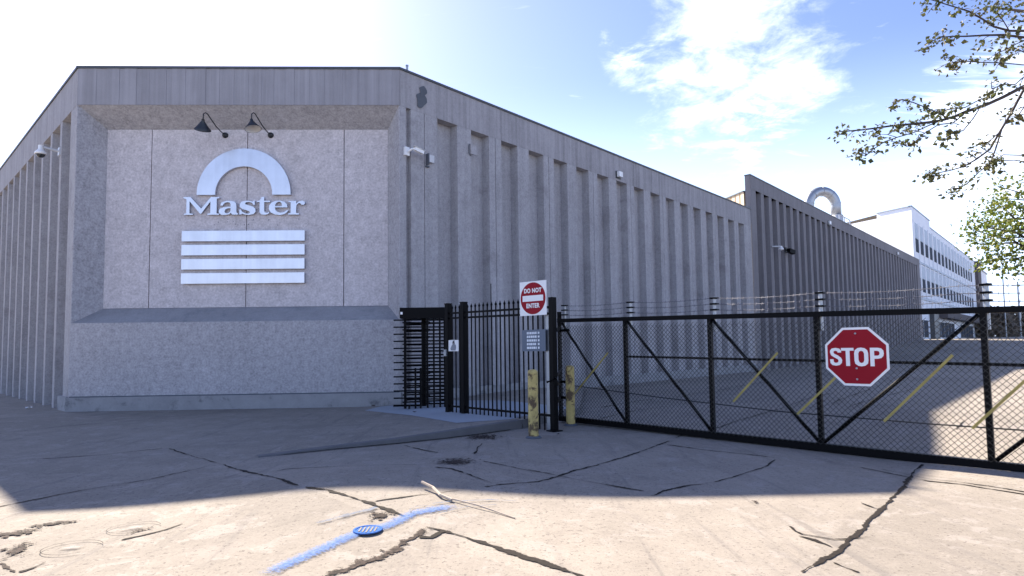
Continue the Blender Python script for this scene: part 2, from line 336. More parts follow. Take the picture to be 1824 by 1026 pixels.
# ------------------------------------------------------------------ measured lines on the paving and limbs of the near tree, in metres
CRACKS=[(0.022,[(-9.26,11.11),(-8.96,11.52),(-8.65,12.24),(-8.32,12.71),(-8.11,12.88)]),
(0.02,[(-6.28,8.67),(-5.51,8.94),(-5.14,9.28),(-4.88,9.45)]),
(0.02,[(-4.88,9.45),(-4.1,8.63),(-3.49,8.05)]),
(0.012,[(-3.48,8),(-3.88,7.09),(-4.32,6.63),(-4.67,6.04),(-4.9,5.72)]),
(0.035,[(-3.49,8.05),(-2.61,7),(-1.81,6)]),
(0.045,[(-1.84,6.06),(-1.63,5.93),(-1.37,5.74),(-1.05,5.49),(-0.68,5.13)]),
(0.05,[(-0.58,5),(-0.36,4.83),(-0.07,4.58),(0.19,4.3),(0.45,4.03),(0.71,3.69)]),
(0.1,[(-0.53,4.96),(-0.57,4.72),(-0.72,4.43),(-0.92,4.17),(-1.05,4.02),(-1.18,3.82)]),
(0.05,[(-0.37,4.86),(-0.46,4.7),(-0.57,4.72)]),
(0.018,[(-1.08,5.53),(-0.82,5.65),(-0.55,5.77),(-0.26,5.92)]),
(0.03,[(-0.26,5.92),(0.1,6.19),(0.49,6.39),(0.77,6.77),(0.93,7.03),(1.7,7.9),(2.53,8.98),(2.85,9.44)]),
(0.018,[(-2.55,7.09),(-2.37,7.31),(-1.6,7.2),(-0.77,7.25)]),
(0.03,[(-0.23,8.27),(-0.2,8.84),(-0.14,9.35)]),
(0.03,[(-0.66,7.02),(-0.44,6.91),(-0.29,6.63)]),
(0.014,[(-0.29,6.63),(0.01,6.21)]),
(0.012,[(-0.15,7.75),(0.41,6.99),(0.73,6.82)]),
(0.014,[(-1.35,9.32),(-1.02,8.85),(-0.69,8.47)]),
(0.014,[(0.35,7.13),(0.74,6.72),(1.02,6.45),(1.57,5.98)]),
(0.035,[(1.52,5.85),(1.74,6.08),(1.98,6.25),(2.25,6.35)]),
(0.022,[(2.25,6.35),(2.69,6.68),(3.27,7.19),(3.6,7.64)]),
(0.016,[(2.51,8.91),(2.96,8.35),(3.42,7.9),(3.62,7.67)]),
(0.03,[(4.25,7.08),(4.34,6.84),(4.44,6.53),(4.53,6.25),(4.74,6.09),(4.95,5.74),(5.07,5.48)]),
(0.022,[(4.41,6.94),(4.53,6.67),(4.61,6.36),(4.81,6.19),(5.04,5.84),(5.17,5.59)]),
(0.04,[(7.23,8.97),(6.61,8.44),(5.56,7.57),(5.05,7.04),(4.72,6.71),(4.05,5.95),(3.17,5.03),(2.84,4.67),(2.31,4.14),(1.88,3.82),(1.66,3.63)]),
(0.02,[(2.35,4.87),(2.35,4.62),(2.51,4.48),(2.85,4.51)]),
(0.04,[(2.29,4.59),(2.37,4.47),(2.41,4.3)]),
(0.02,[(3.33,5.47),(3.35,5.25)]),
(0.012,[(2.25,4.03),(2.31,3.83)]),
(0.02,[(-2.86,4.84),(-2.74,4.93),(-2.61,5.06),(-2.54,5.2)]),
(0.07,[(-3.42,4.44),(-3.28,4.32),(-3.15,4.23)]),
(0.03,[(-3.15,4.23),(-3.11,4.27),(-3.1,4.44)]),
(0.09,[(2.5,14.22),(3.46,15.45),(4.51,16.24)]),
(0.05,[(4.51,16.24),(6.32,16.62),(11.19,22.71)]),
(0.03,[(3.41,9.99),(4.44,10.92),(5.59,11.39),(7.85,13.52)]),
(0.03,[(2.12,12.09),(3.21,13.52),(4.14,14.09)]),
(0.02,[(2.85,9.44),(3.28,10.03),(3.63,10.37)]),
(0.02,[(5.97,10.19),(6.51,10.76),(7.61,11.82),(10.48,14.51)]),
(0.02,[(5.31,10.83),(6.32,11.14),(9.52,14.75)])]
BLUE=[(-1.5,3.98),(-1.46,4.07),(-1.26,4.45),(-1.03,4.83),(-0.83,4.96),(-0.65,5.25),(-0.42,5.38),(-0.23,5.45)]
BRANCH=[(0.045,[(8.59,9.00,5.50),(8.40,9.00,5.42),(8.08,9.00,5.26),(7.76,9.00,5.12),(7.45,9.00,5.02),(7.26,9.00,4.94),(7.04,9.00,4.88),(6.82,9.00,4.85),(6.52,9.00,4.82),(6.27,9.00,4.80),(5.99,9.00,4.76),(5.75,9.00,4.73),(5.48,9.00,4.71)]),
(0.015,[(7.04,9.00,4.88),(6.82,9.00,4.79),(6.63,9.00,4.70),(6.35,9.00,4.62),(6.14,9.00,4.55),(5.95,9.00,4.43),(5.82,9.00,4.32)]),
(0.012,[(7.21,9.10,4.98),(7.03,9.10,5.07),(6.85,9.10,5.15),(6.70,9.10,5.21),(6.52,9.10,5.26)]),
(0.01,[(7.92,9.00,5.25),(7.70,9.00,5.22),(7.45,9.00,5.09),(7.20,9.00,5.06),(7.02,9.00,5.03)]),
(0.01,[(7.58,8.90,5.01),(7.48,8.90,4.87),(7.32,8.90,4.69),(7.10,8.90,4.63),(7.04,8.90,4.59)]),
(0.01,[(7.36,8.90,4.96),(7.17,8.90,4.81),(6.93,8.90,4.78),(6.68,8.90,4.63),(6.52,8.90,4.48),(6.41,8.90,4.44)]),
(0.03,[(8.78,9.20,5.62),(8.58,9.20,5.43),(8.37,9.20,5.08),(8.16,9.20,4.77),(7.98,9.20,4.49),(7.75,9.20,4.33),(7.53,9.20,4.21),(7.30,9.20,4.15),(7.05,9.20,4.10),(6.93,9.20,4.07)]),
(0.018,[(8.28,9.30,4.84),(8.16,9.30,4.52),(8.06,9.30,4.30),(7.86,9.30,4.15),(7.69,9.30,3.99),(7.52,9.30,3.88)]),
(0.03,[(9.15,9.50,6.49),(8.92,9.50,6.49),(8.59,9.50,6.53),(8.26,9.50,6.52),(7.94,9.50,6.50),(7.74,9.50,6.50),(7.48,9.50,6.48),(7.31,9.50,6.37)]),
(0.03,[(9.16,9.50,6.60),(8.93,9.50,6.60),(8.70,9.50,6.60),(8.44,9.50,6.67),(8.25,9.50,6.80),(8.03,9.50,6.93),(7.80,9.50,7.00),(7.54,9.50,7.08),(7.32,9.50,7.15)]),
(0.012,[(8.70,9.50,6.60),(8.61,9.50,6.77),(8.49,9.50,6.93)]),
(0.012,[(9.02,9.40,5.97),(8.80,9.40,5.97),(8.47,9.40,6.00),(8.08,9.40,6.01),(7.83,9.40,6.03),(7.63,9.40,6.01)]),
(0.01,[(9.06,9.40,6.45),(8.75,9.40,6.34),(8.49,9.40,6.21),(8.39,9.40,6.17)]),
(0.012,[(9.03,9.40,6.13),(8.84,9.40,6.18),(8.68,9.40,6.26)]),
(0.012,[(9.11,9.60,4.51),(8.88,9.60,4.52),(8.55,9.60,4.53),(8.35,9.60,4.39)]),
(0.01,[(9.10,9.60,4.38),(8.74,9.60,4.44),(8.48,9.60,4.43)]),
(0.012,[(8.44,9.00,5.59),(8.28,9.00,5.46),(8.09,9.00,5.46),(7.90,9.00,5.39)]),
(0.012,[(8.16,9.20,4.77),(7.96,9.20,4.61),(7.86,9.20,4.55)]),
(0.01,[(8.77,9.20,5.36),(8.59,9.20,5.18),(8.49,9.20,5.05)])]
# ------------------------------------------------------------------ ground
g = MB()
def grid(xs, ys, z0=0., hole=None):
    n = len(xs)
    vs = [(x, y, hf(x, y)+z0) for y in ys for x in xs]
    fs = [(j*n+i, j*n+i+1, (j+1)*n+i+1, (j+1)*n+i) for j in range(len(ys)-1) for i in range(n-1)]
    g.add(vs, fs)
def steps(a, b, d):
    k = max(1, round((b-a)/d)); return [a+(b-a)*i/k for i in range(k+1)]
xs = [-600, -250, -100, -40, -20, -12]+steps(-7, 5, .1)+steps(7, 30, 3)+[40, 60, 90, 130, 200, 350, 700]
ys = [-60, -20, -5]+steps(1.5, 11, .1)+steps(12, 30, 2)+steps(32, 74, 1.5)+[90, 120, 160, 250, 400, 900]
grid(xs, ys)
ground = g.build('ground', m_ground, kind='structure')
def wiggle(P, step=.12, amp=.02):
    out = []
    for i in range(len(P)-1):
        (x0, y0), (x1, y1) = P[i], P[i+1]; l = math.dist(P[i], P[i+1]); k = max(1, int(l/step))
        for j in range(k):
            t = j/k; a = amp*(0 if j == 0 else 1); out.append((x0+(x1-x0)*t+random.uniform(-a, a), y0+(y1-y0)*t+random.uniform(-a, a)))
    out.append(P[-1]); return out
cm, rm = MB(), MB()
for i, (w, P) in enumerate(CRACKS):
    w = max(w, .022)
    wide = w >= .07
    q = wiggle(P, .10 if wide else .08, .03 if wide else .012)
    ph = random.uniform(0, 6); ws = [min(1.5, max(.22, random.gauss(.9, .38)+.4*math.sin(ph+j*.37)))*w*(1.4 if wide else 1.35) for j in range(len(q))]
    (rm if wide else cm).ribbon(q, ws, hf, .004+.0004*(i % 9))
def disc_patch(mb, x, y, a, b, lift, rot=0):
    """soft round patch: rings with v from the rim (0) to the middle (.5)"""
    n, rr = 20, (0, .35, .7, 1.)
    ca, sa = math.cos(rot), math.sin(rot)
    def pt(r, k):
        t = 2*math.pi*k/n; u, v = a*r*math.cos(t), b*r*math.sin(t); X, Y = x+u*ca-v*sa, y+u*sa+v*ca
        return (X, Y, hf(X, Y)+lift)
    for i in range(3):
        for k in range(n):
            q = [pt(rr[i], k), pt(rr[i+1], k), pt(rr[i+1], k+1), pt(rr[i], k+1)]
            v0, v1 = .5-.5*rr[i], .5-.5*rr[i+1]
            mb.add(q, [(0, 1, 2, 3)], 0, [((.5, v0), (.5, v1), (.5, v1), (.5, v0))])
disc_patch(rm, -.44, 7.6, .38, .55, .009); disc_patch(rm, -.13, 9.95, .45, .55, .009)
disc_patch(rm, -.93, 5.2, .16, .17, .009); disc_patch(rm, -3.86, 5.1, .3, .16, .009, .5); disc_patch(rm, -3.5, 4.7, .14, .28, .009, .4)
disc_patch(rm, 2.41, 5.55, .07, .1, .009); disc_patch(rm, -2.82, 5.06, .16, .05, .0085, .9); disc_patch(rm, -3.7, 5.35, .3, .1, .0085, .4)
cm.build('crack', m_crack, ground); rm.build('rubble_patch', m_rubble, ground)
pm = MB(); q = wiggle(BLUE, .08, .003); pm.ribbon(q, [.19+random.uniform(-.01, .01) for _ in q], hf, .011)
pm.build('paint_line', m_paint, ground)
fm = MB()
def ringmark(mb, x, y, a, b, w, lift):
    P = [(x+a*math.cos(t*math.pi/14), y+b*math.sin(t*math.pi/14)) for t in range(27)]
    mb.ribbon(P, [w]*len(P), hf, lift)
ringmark(fm, -.57, 5.31, .13, .11, .03, .012)
fm.ribbon([(-.6, 5.44), (-.35, 5.55), (0, 5.62), (.3, 5.6)], [.05, .09, .07, .05], hf, .0125)
fm.ribbon([(-.5, 5.2), (-.2, 5.42), (.1, 5.5)], [.04, .05, .03], hf, .013)
fm.ribbon([(-1.45, 5.0), (-1.2, 5.22), (-.95, 5.42)], [.12, .2, .1], hf, .0122)
fm.build('faint_paint', m_paintfaint, ground)
wm = MB(); disc_patch(wm, -2.9, 5.12, .2, .13, .012, .3)
disc_patch(wm, -3.1, 4.69, .17, .12, .012)
wm.build('chalk_mark', m_pale, ground)
km = MB(); ringmark(km, -3.1, 4.69, .2, .16, .009, .0135); ringmark(km, -2.9, 5.12, .2, .14, .008, .0135); km.build('ring_crack', m_crack, ground)
# raised sidewalk with its kerb, running up to the picket fence
sw = MB(); kb = MB()
edge = [(-3.16, 8.46, .004), (-2.25, 9.05, .035), (-1.43, 9.47, .065), (-.67, 9.95, .10), (-.1, 10.4, .125), (.55, 10.95, .14)]
far = [(-3.3, 15.56), (-2.9, 15.57), (-2.4, 15.58), (-.9, 17.0), (.3, 18.1), (1.2, 19.1), (3.2, 20.6)]
def swz(x, y): return min(.14, max(0, .0378*(x+3.16)))+hf(x, y)+.005
cr_ = MB(); cr_.ribbon([(e[0]+.02, e[1]-.03) for e in edge], [.03, .05, .06, .06, .06, .06], hf, .012); kerb_crack = cr_
near = [e[:2] for e in edge]+[(1.9, 13.0)]
NS = 14; fine = []
for i in range(len(near)-1):
    for k in range(5 if i < len(near)-2 else 6):
        t = k/(5 if i < len(near)-2 else 5)
        fine.append(((near[i][0]+(near[i+1][0]-near[i][0])*t, near[i][1]+(near[i+1][1]-near[i][1])*t), (far[i][0]+(far[i+1][0]-far[i][0])*t, far[i][1]+(far[i+1][1]-far[i][1])*t)))
vs = []
for a, c in fine:
    for k in range(NS+1):
        t = k/NS; x, y = a[0]+(c[0]-a[0])*t, a[1]+(c[1]-a[1])*t; vs.append((x, y, swz(x, y)))
sw.add(vs, [(i*(NS+1)+k, (i+1)*(NS+1)+k, (i+1)*(NS+1)+k+1, i*(NS+1)+k+1) for i in range(len(fine)-1) for k in range(NS)])
walk = sw.build('sidewalk', m_ground, kind='structure')
for i in range(len(edge)-1):
    a, b = [Vector((e[0], e[1], e[2]+hf(e[0], e[1])+.006)) for e in edge[i:i+2]]; d = (b-a); nrm = Vector((d.y, -d.x, 0)).normalized()
    top = .13
    a2, b2 = a+nrm*.02, b+nrm*.02
    kb.add([a-nrm*top+Vector((0, 0, .004)), b-nrm*top+Vector((0, 0, .004)), b+Vector((0, 0, .004)), a+Vector((0, 0, .004)),
            Vector((a2.x, a2.y, hf(a2.x, a2.y)-.01)), Vector((b2.x, b2.y, hf(b2.x, b2.y)-.01))], [(3, 2, 1, 0), (4, 5, 2, 3)])
kb.add([Vector((.55, 10.95, .15)), Vector((1.9, 13, .15)), Vector((1.93, 13, -.01)), Vector((.58, 10.93, -.01))], [(3, 2, 1, 0)])
kb.build('kerb', m_kerb, walk); kerb_crack.build('kerb_crack', m_crack, walk)
pd = MB(); pts = [(-2.95, 14.45), (-1.62, 12.75), (-.62, 11.05), (.35, 11.15), (1.75, 13.0), (.2, 15.2), (-1.4, 16.2), (-2.2, 15.5), (-2.75, 15.3)]
pc = (-.6, 13.2); tri = []
for i in range(len(pts)):
    a, b = pts[i], pts[(i+1) % len(pts)]
    for r0 in range(6):
        for s0 in range(6):
            def P2(r, s): 
                t = s/6; ex, ey = a[0]+(b[0]-a[0])*t, a[1]+(b[1]-a[1])*t; x, y = pc[0]+(ex-pc[0])*r/6, pc[1]+(ey-pc[1])*r/6
                return (x, y, swz(x, y)+.005)
            pd.add([P2(r0, s0), P2(r0+1, s0), P2(r0+1, s0+1), P2(r0, s0+1)], [(0, 1, 2, 3)])
pd.build('new_concrete_pad', m_pad, walk)
# ------------------------------------------------------------------ corner factory
H = 8.82; RT = 7.80; LOW = 23.4; LEFT = 32.
fac = thing('factory_building', 'low grey ribbed concrete factory with a chamfered corner carrying the metal emblem', 'building', (-6.4, 15.6, 0))
PER, OPEN, DEP, SPL = 1.275, .74, .28, .08
def ribs(mb, fr, s_from, s_to, edges, z0, z1, seams=True, OPEN=OPEN, DEP=DEP):
    """edges: far edge of every channel; wall faces between them, deep splayed channels, closed by a soffit at z1"""
    prof = [(s_from, 0)]; soff = []
    for i, e in enumerate(edges):
        a = e-OPEN
        if a < s_from+.05: continue
        if e > s_to-.02: break
        last = prof[-1][0]
        if seams and i % 2 == 0 and a-last > .3:
            c = (last+a)/2; prof += [(c-.012, 0), (c-.010, -.025), (c+.010, -.025), (c+.012, 0)]
        ch = [(a, 0), (a+SPL, -DEP), (e-SPL*.4, -DEP), (e, 0)]; prof += ch; soff.append(ch)
    prof.append((s_to, 0)); n = len(prof)
    vs = [fr.p(s, d, z0) for s, d in prof]+[fr.p(s, d, z1) for s, d in prof]
    mb.add(vs, [(i, i+1, n+i+1, n+i) for i in range(n-1)])
    for ch in soff: mb.add([fr.p(s, d, z1) for s, d in ch], [(0, 1, 2, 3)])
def pleats(mb, fr, s0, s1, z0, z1, lo=.12, hi=.34, dep=.012, d0=0.):
    s = s0; k = 0; prof = []
    while s < s1-.02:
        e = min(s1, s+random.uniform(lo, hi)); d = d0+(k % 2)*random.uniform(.3, 1)*dep
        prof += [(s, d), (e, d)]; s = e; k += 1
    n = len(prof); vs = [fr.p(a, b, z0) for a, b in prof]+[fr.p(a, b, z1) for a, b in prof]
    mb.add(vs, [(i, i+1, n+i+1, n+i) for i in range(n-1)])
    mb.add([fr.p(s0, -.3, z0), fr.p(s1, -.3, z0), fr.p(s1, d0+dep, z0), fr.p(s0, d0+dep, z0)], [(0, 1, 2, 3)])
edR = [.74+1.275*k for k in range(1, 18)]
w = MB(); FR_ = FR
# narrow notch beside the corner, then the regular channels
vs = [(0, 0), (.2, 0), (.23, -.12), (.34, -.12), (.36, 0)]
w.add([FR.p(s, d, 0) for s, d in vs]+[FR.p(s, d, RT) for s, d in vs], [(i, i+1, 5+i+1, 5+i) for i in range(4)])
w.add([FR.p(s, d, RT) for s, d in vs[1:]], [(0, 1, 2, 3)])
ribs(w, FR, .36, LOW, edR, 0, RT)
w.build('ribbed_wall', m_rib, fac)
w = MB(); edL = [1.62+1.245*k for k in range(24)]; ribs(w, FL, .12, LEFT, edL, 0, RT, False, 1.0, .34); 
w.add([FL.p(0, 0, 0), FL.p(.12, 0, 0), FL.p(.12, 0, RT), FL.p(0, 0, RT)], [(0, 1, 2, 3)]); w.build('ribbed_wall', m_rib, fac)
for fr, L, nm in ((FR, LOW, 0), (FL, LEFT, 0), (FF, 8.22, 1)):
    w = MB()
    if nm: pleats(w, fr, 0, L, RT, H-.06, d0=.004)
    else:
        s = 0.
        while s < L:
            e = min(L, s+3.82); fr.box(w, s+.006, e-.006, -.3, .003, RT+.002, H-.06); s = e
    w.build('parapet', m_fascia if nm else m_band, fac)
    w = MB(); fr.box(w, -.02 if fr is not FF else -.03, L, -.30, .035, H-.06, H); w.build('coping', m_coping, fac)
# corner face: frame round a recess
X0, X1, Z0, Z1, DPT = .41, 7.81, 2.60, 7.38, .62
fx0, fx1, fz0, fz1 = .02, 8.20, 2.20, RT
w = MB(); P = FF.p
si = MB(); si.add([P(fx0, 0, fz0), P(fx1, 0, fz0), P(X1, -DPT, Z0), P(X0, -DPT, Z0)], [(0, 1, 2, 3)])
w.add([P(fx0, 0, fz1), P(fx1, 0, fz1), P(X1, -DPT, Z1), P(X0, -DPT, Z1)], [(3, 2, 1, 0)])
w.add([P(fx0, 0, fz0), P(X0, -DPT, Z0), P(X0, -DPT, Z1), P(fx0, 0, fz1)], [(0, 1, 2, 3)])
w.add([P(fx1, 0, fz0), P(X1, -DPT, Z0), P(X1, -DPT, Z1), P(fx1, 0, fz1)], [(3, 2, 1, 0)])
w.add([P(0, 0, 0), P(8.22, 0, 0), P(8.22, 0, fz0), P(0, 0, fz0)], [(0, 1, 2, 3)])
w.add([P(0, 0, fz0), P(fx0, 0, fz0), P(fx0, 0, fz1), P(0, 0, fz1)], [(0, 1, 2, 3)])
w.add([P(fx1, 0, fz0), P(8.22, 0, fz0), P(8.22, 0, fz1), P(fx1, 0, fz1)], [(0, 1, 2, 3)])
w.build('corner_wall', m_wall, fac); si.build('sill', m_sill, fac)
w = MB(); w.add([P(X0-.05, -DPT-.05, Z0-.05), P(X1+.05, -DPT-.05, Z0-.05), P(X1+.05, -DPT-.05, Z1+.05), P(X0-.05, -DPT-.05, Z1+.05)], [(0, 1, 2, 3)])
w.build('panel_backing', m_patch, fac)
seam = [X0, 1.57, 4.08, 6.64, X1]
for i in range(4):
    w = MB(); a, b = seam[i]+(.011 if i else 0), seam[i+1]-(.011 if i < 3 else 0); FF.box(w, a, b, -DPT-.045, -DPT+.012, Z0+.004, Z1-.004); w.build('wall_panel', m_panel, fac)
w = MB()
for i in range(16):      # holes left by letters taken off the wall
    c = P(2.55+random.uniform(0, 1)*3.1, -DPT+.0135, 4.87+random.choice((-.07, 0, .06))+random.uniform(-.02, .02)); r = random.uniform(.010, .018)
    w = MB(); w.prism([(r*math.cos(k*math.pi/4), r*math.sin(k*math.pi/4)) for k in range(8)], c, (1, 0, 0), (0, 0, 1), (0, .002, 0)); w.build('anchor_hole', m_patch, fac)
w = MB(); FF.box(w, -.03, 8.25, -.05, .05, 0, .345); FR.box(w, .03, LOW, -.04, .045, 0, .355); FL.box(w, .03, .95, -.05, .045, 0, .36)
w.build('plinth', m_plinth, fac)
w = MB(); FF.box(w, .02, 8.2, -.01, .006, .345, .372); w.build('plinth_joint', m_patch, fac)
bk = Vector((0, 30, 0))
w = MB(); rf = [FL.p(LEFT, -.1, 8.55), FL.p(0, -.1, 8.55), FR.p(0, -.1, 8.55), FR.p(LOW, -.1, 8.55), FR.p(LOW, -32, 8.55), FL.p(LEFT, -12, 8.55)]
w.add(rf, [(0, 1, 2, 3, 4, 5)]); w.build('roof', m_roof, fac)
w = MB(); q = [FL.p(LEFT, 0, 0), FL.p(LEFT, -12, 0), FR.p(LOW, -32, 0)]; q2 = [x+Vector((0, 0, 8.6)) for x in q]
w.add(q+q2, [(0, 1, 4, 3), (1, 2, 5, 4)]); w.build('back_wall', m_rib, fac)
w = MB()   # dark bitumen repair on the parapet
for (cs, cz, a, b) in ((.70, 8.14, .17, .22), (.76, 8.40, .12, .15)):
    pp = [(a*(1+.25*math.sin(3*t+1))*math.cos(t), b*(1+.2*math.sin(2*t))*math.sin(t)) for t in [k*math.pi/8 for k in range(16)]]
    w.prism(pp, FR.p(cs, .022+(.003 if cz > 8.3 else 0), cz), FR.e, (0, 0, 1), -FR.n*.004)
w.build('dark_patch', m_patch, fac)
w = MB(); w.tube([FR.p(.36, -.15, 8.82), FR.p(.36, -.15, 9.02)], .032, 10); w.tube([FR.p(.36, -.15, 9.02), FR.p(.36, -.15, 9.05)], .042, 10); tag(w.build('vent_pipe', m_gal), 'short vent pipe standing up behind the corner of the factory roof', 'vent pipe')
# ------------------------------------------------------------------ tall hall behind
TE = 72.; TH = 10.72; TR = 9.93
tall = thing('factory_hall', 'taller dark ribbed concrete hall beyond the step in the roofline', 'building', tuple(FR.p(47, 0, 0)))
w = MB(); w.add([FR.p(LOW, .02, 0), FR.p(LOW+.4, .02, 0), FR.p(LOW+.4, .02, TR), FR.p(LOW, .02, TR)], [(0, 1, 2, 3)])
FT = Fr(FR.p(0, .02, 0), FR.e, FR.n)
ribs(w, FT, LOW+.4, TE, [24.9+1.2*k for k in range(39)], 0, TR, False); w.build('ribbed_wall', m_tall, tall)
w = MB(); s = LOW
for e in (31.9, 43.5, 55., 66., TE):
    FT.box(w, s+.015, e-.015, -.28, .012, TR, TH-.06); s = e
w.build('parapet', m_tall, tall)
w = MB(); FT.box(w, LOW-.02, TE, -.3, .04, TH-.06, TH); w.build('coping', m_coping, tall)
w = MB(); w.add([FT.p(LOW, 0, 8), FT.p(LOW, -.28, 8), FT.p(LOW, -.28, TH-.06), FT.p(LOW, 0, TH-.06)], [(0, 1, 2, 3)])
w.build('return_wall', m_tall, tall)
w = MB(); w.add([FT.p(TE, 0, 0), FT.p(TE, -30, 0), FT.p(TE, -30, TH), FT.p(TE, 0, TH)], [(0, 1, 2, 3)]); w.build('end_wall', m_tall, tall)
w = MB(); w.add([FT.p(LOW, -.28, 9.76), FT.p(TE, -.28, 9.76), FT.p(TE, -30, 9.76), FR.p(LOW, -.4, 9.76)+Vector((-.2, .98, 0))*25], [(0, 1, 2, 3)]); w.build('roof', m_roof, tall)
# cream clad rooftop monitor turned towards the sun
mo = thing('roof_monitor', 'sunlit cream ribbed metal rooftop housing at the step in the roofline', 'rooftop housing', tuple(FR.p(LOW, -.5, 8.55)))
e = Vector((-.2, .98, 0)).normalized(); o0 = FR.p(LOW-.06, -.32, 0); FM = Fr(o0, e, (-e.y, e.x, 0))
w = MB(); prof = []
for k in range(60):
    s = k*.42; prof += [(s, 0), (s+.30, 0), (s+.32, -.05), (s+.40, -.05)]
n = len(prof); w.add([FM.p(a, b, 8.5) for a, b in prof]+[FM.p(a, b, 9.78) for a, b in prof], [(i, i+1, n+i+1, n+i) for i in range(n-1)])
w.build('cladding', m_cream, mo)
w = MB(); FM.box(w, 0, 25.1, -.3, .05, 9.78, 9.85); w.build('coping', m_coping, mo)
# curved duct on the hall roof
du = thing('roof_duct', 'big bent silver exhaust duct arching above the tall hall roof', 'duct', tuple(FR.p(66, -9, 9.8)))
pts = []; pn = []
f0, f1 = FR.p(71, -8., 0), FR.p(68.4, -10.3, 0)
for k in range(23):
    t = math.pi*(k/22); c = (f0+f1)/2; h = (f0-f1)/2
    pts.append(c+h*math.cos(t)+Vector((0, 0, 18.1+1.75*math.sin(t))))
pts = [f0+Vector((0, 0, 16.9))]+pts+[f1+Vector((0, 0, 9.8))]
w = MB(); w.tube(pts, .58, 16); w.build('duct', m_gal, du, smooth=True)
for k in (2, 7, 12, 17, 22):
    w = MB(); d = (pts[k+1]-pts[k-1]).normalized(); w.tube([pts[k]-d*.04, pts[k]+d*.04], .62, 16); w.build('flange', m_gal, du)
w = MB(); w.lathe([(.75, 9.8), (.75, 16.9), (.6, 16.9)], Vector((f0.x, f0.y, 0)), 16); w.build('stack', m_offwhite, du, smooth=True)
rl = thing('roof_railing', 'small metal guard rail on the hall roof under the duct', 'railing', tuple(FR.p(55, -3, 9.8)))
w = MB()
for s in (52.5, 54.2, 56): w.tube([FR.p(s, -3, 9.8), FR.p(s, -3, 13.4)], .05, 6)
w.build('posts', m_gal, rl)
w = MB()
for z in (12.4, 12.9, 13.4): w.tube([FR.p(52.5, -3, z), FR.p(56, -3, z)], .045, 6)
w.tube([FR.p(56, -3, 13.4), FR.p(57.4, -3, 12.2)], .045, 6); w.build('rails', m_gal, rl)
# ------------------------------------------------------------------ emblem on the corner face
lg = thing('wall_emblem', 'large brushed metal padlock emblem with raised lettering on the corner wall', 'sign', (-6.45, 15.6+DPT, 3.2))
yb = 15.6+DPT-.02
def arc(r, a0, a1, n): return [(r*math.cos(a0+(a1-a0)*k/n), r*math.sin(a0+(a1-a0)*k/n)) for k in range(n+1)]
cx, cz = -6.475, 5.60
out = [(1.225, -.02)]+arc(1.225, 0, math.pi, 40)+[(-1.225, -.02), (-.745, -.02)]+arc(.745, math.pi, 0, 32)+[(.745, -.02)]
w = MB(); n = len(out)
def solid(w, poly, ox, oz, y0, y1):
    """front face triangulated by hand-off to a filled curve"""
    pass
def curve_mesh(name, polys, m, parent, ox, oy, oz, ex=(1, 0, 0), ey=(0, 0, 1), depth=.05):
    cu = bpy.data.curves.new(name, 'CURVE'); cu.dimensions = '2D'; cu.fill_mode = 'BOTH'; cu.extrude = depth/2
    for P_ in polys:
        sp = cu.splines.new('POLY'); sp.points.add(len(P_)-1); sp.use_cyclic_u = True
        for i, p in enumerate(P_): sp.points[i].co = (p[0], p[1], 0, 1)
    return curve_out(name, cu, m, parent, (ox, oy, oz), ex, ey)
def curve_out(name, cu, m, parent, o, ex, ey):
    tmp = bpy.data.objects.new('tmp', cu); COL.objects.link(tmp)
    dg = bpy.context.evaluated_depsgraph_get(); me = bpy.data.meshes.new_from_object(tmp.evaluated_get(dg))
    bpy.data.objects.remove(tmp); bpy.data.curves.remove(cu)
    ex, ey = Vector(ex).normalized(), Vector(ey).normalized(); ez = ex.cross(ey); org = Vector(parent.get('_o', (0, 0, 0))) if parent else Vector()
    T = Matrix((ex, ey, ez)).transposed().to_4x4(); T.translation = Vector(o)-org; me.transform(T)
    me.materials.clear(); me.materials.append(m); me.name = name
    ob = bpy.data.objects.new(name, me); COL.objects.link(ob)
    if parent: ob.parent = parent; ob['_o'] = tuple(org)
    return ob
def text_mesh(name, txt, size, m, parent, o, ex, ey=(0, 0, 1), sx=1., bold=0., depth=.004, spacing=1.):
    cu = bpy.data.curves.new(name, 'FONT'); cu.body = txt; cu.size = size; cu.align_x = 'CENTER'; cu.align_y = 'CENTER'
    cu.extrude = depth/2; cu.offset = bold; cu.space_character = spacing; cu.resolution_u = 4
    ob = curve_out(name, cu, m, parent, o, Vector((1, 0, 0)), Vector((0, 1, 0)))
    me = ob.data; org = Vector(parent.get('_o', (0, 0, 0))); ex, ey = Vector(ex).normalized(), Vector(ey).normalized()
    T = Matrix((ex*sx, ey, ex.cross(ey))).transposed().to_4x4(); oo = Vector(o)-org
    for v in me.vertices: v.co = (T.to_3x3() @ (v.co-oo))+oo
    return ob
curve_mesh('shackle', [out], m_alu, lg, cx, yb-.05, cz, depth=.10)
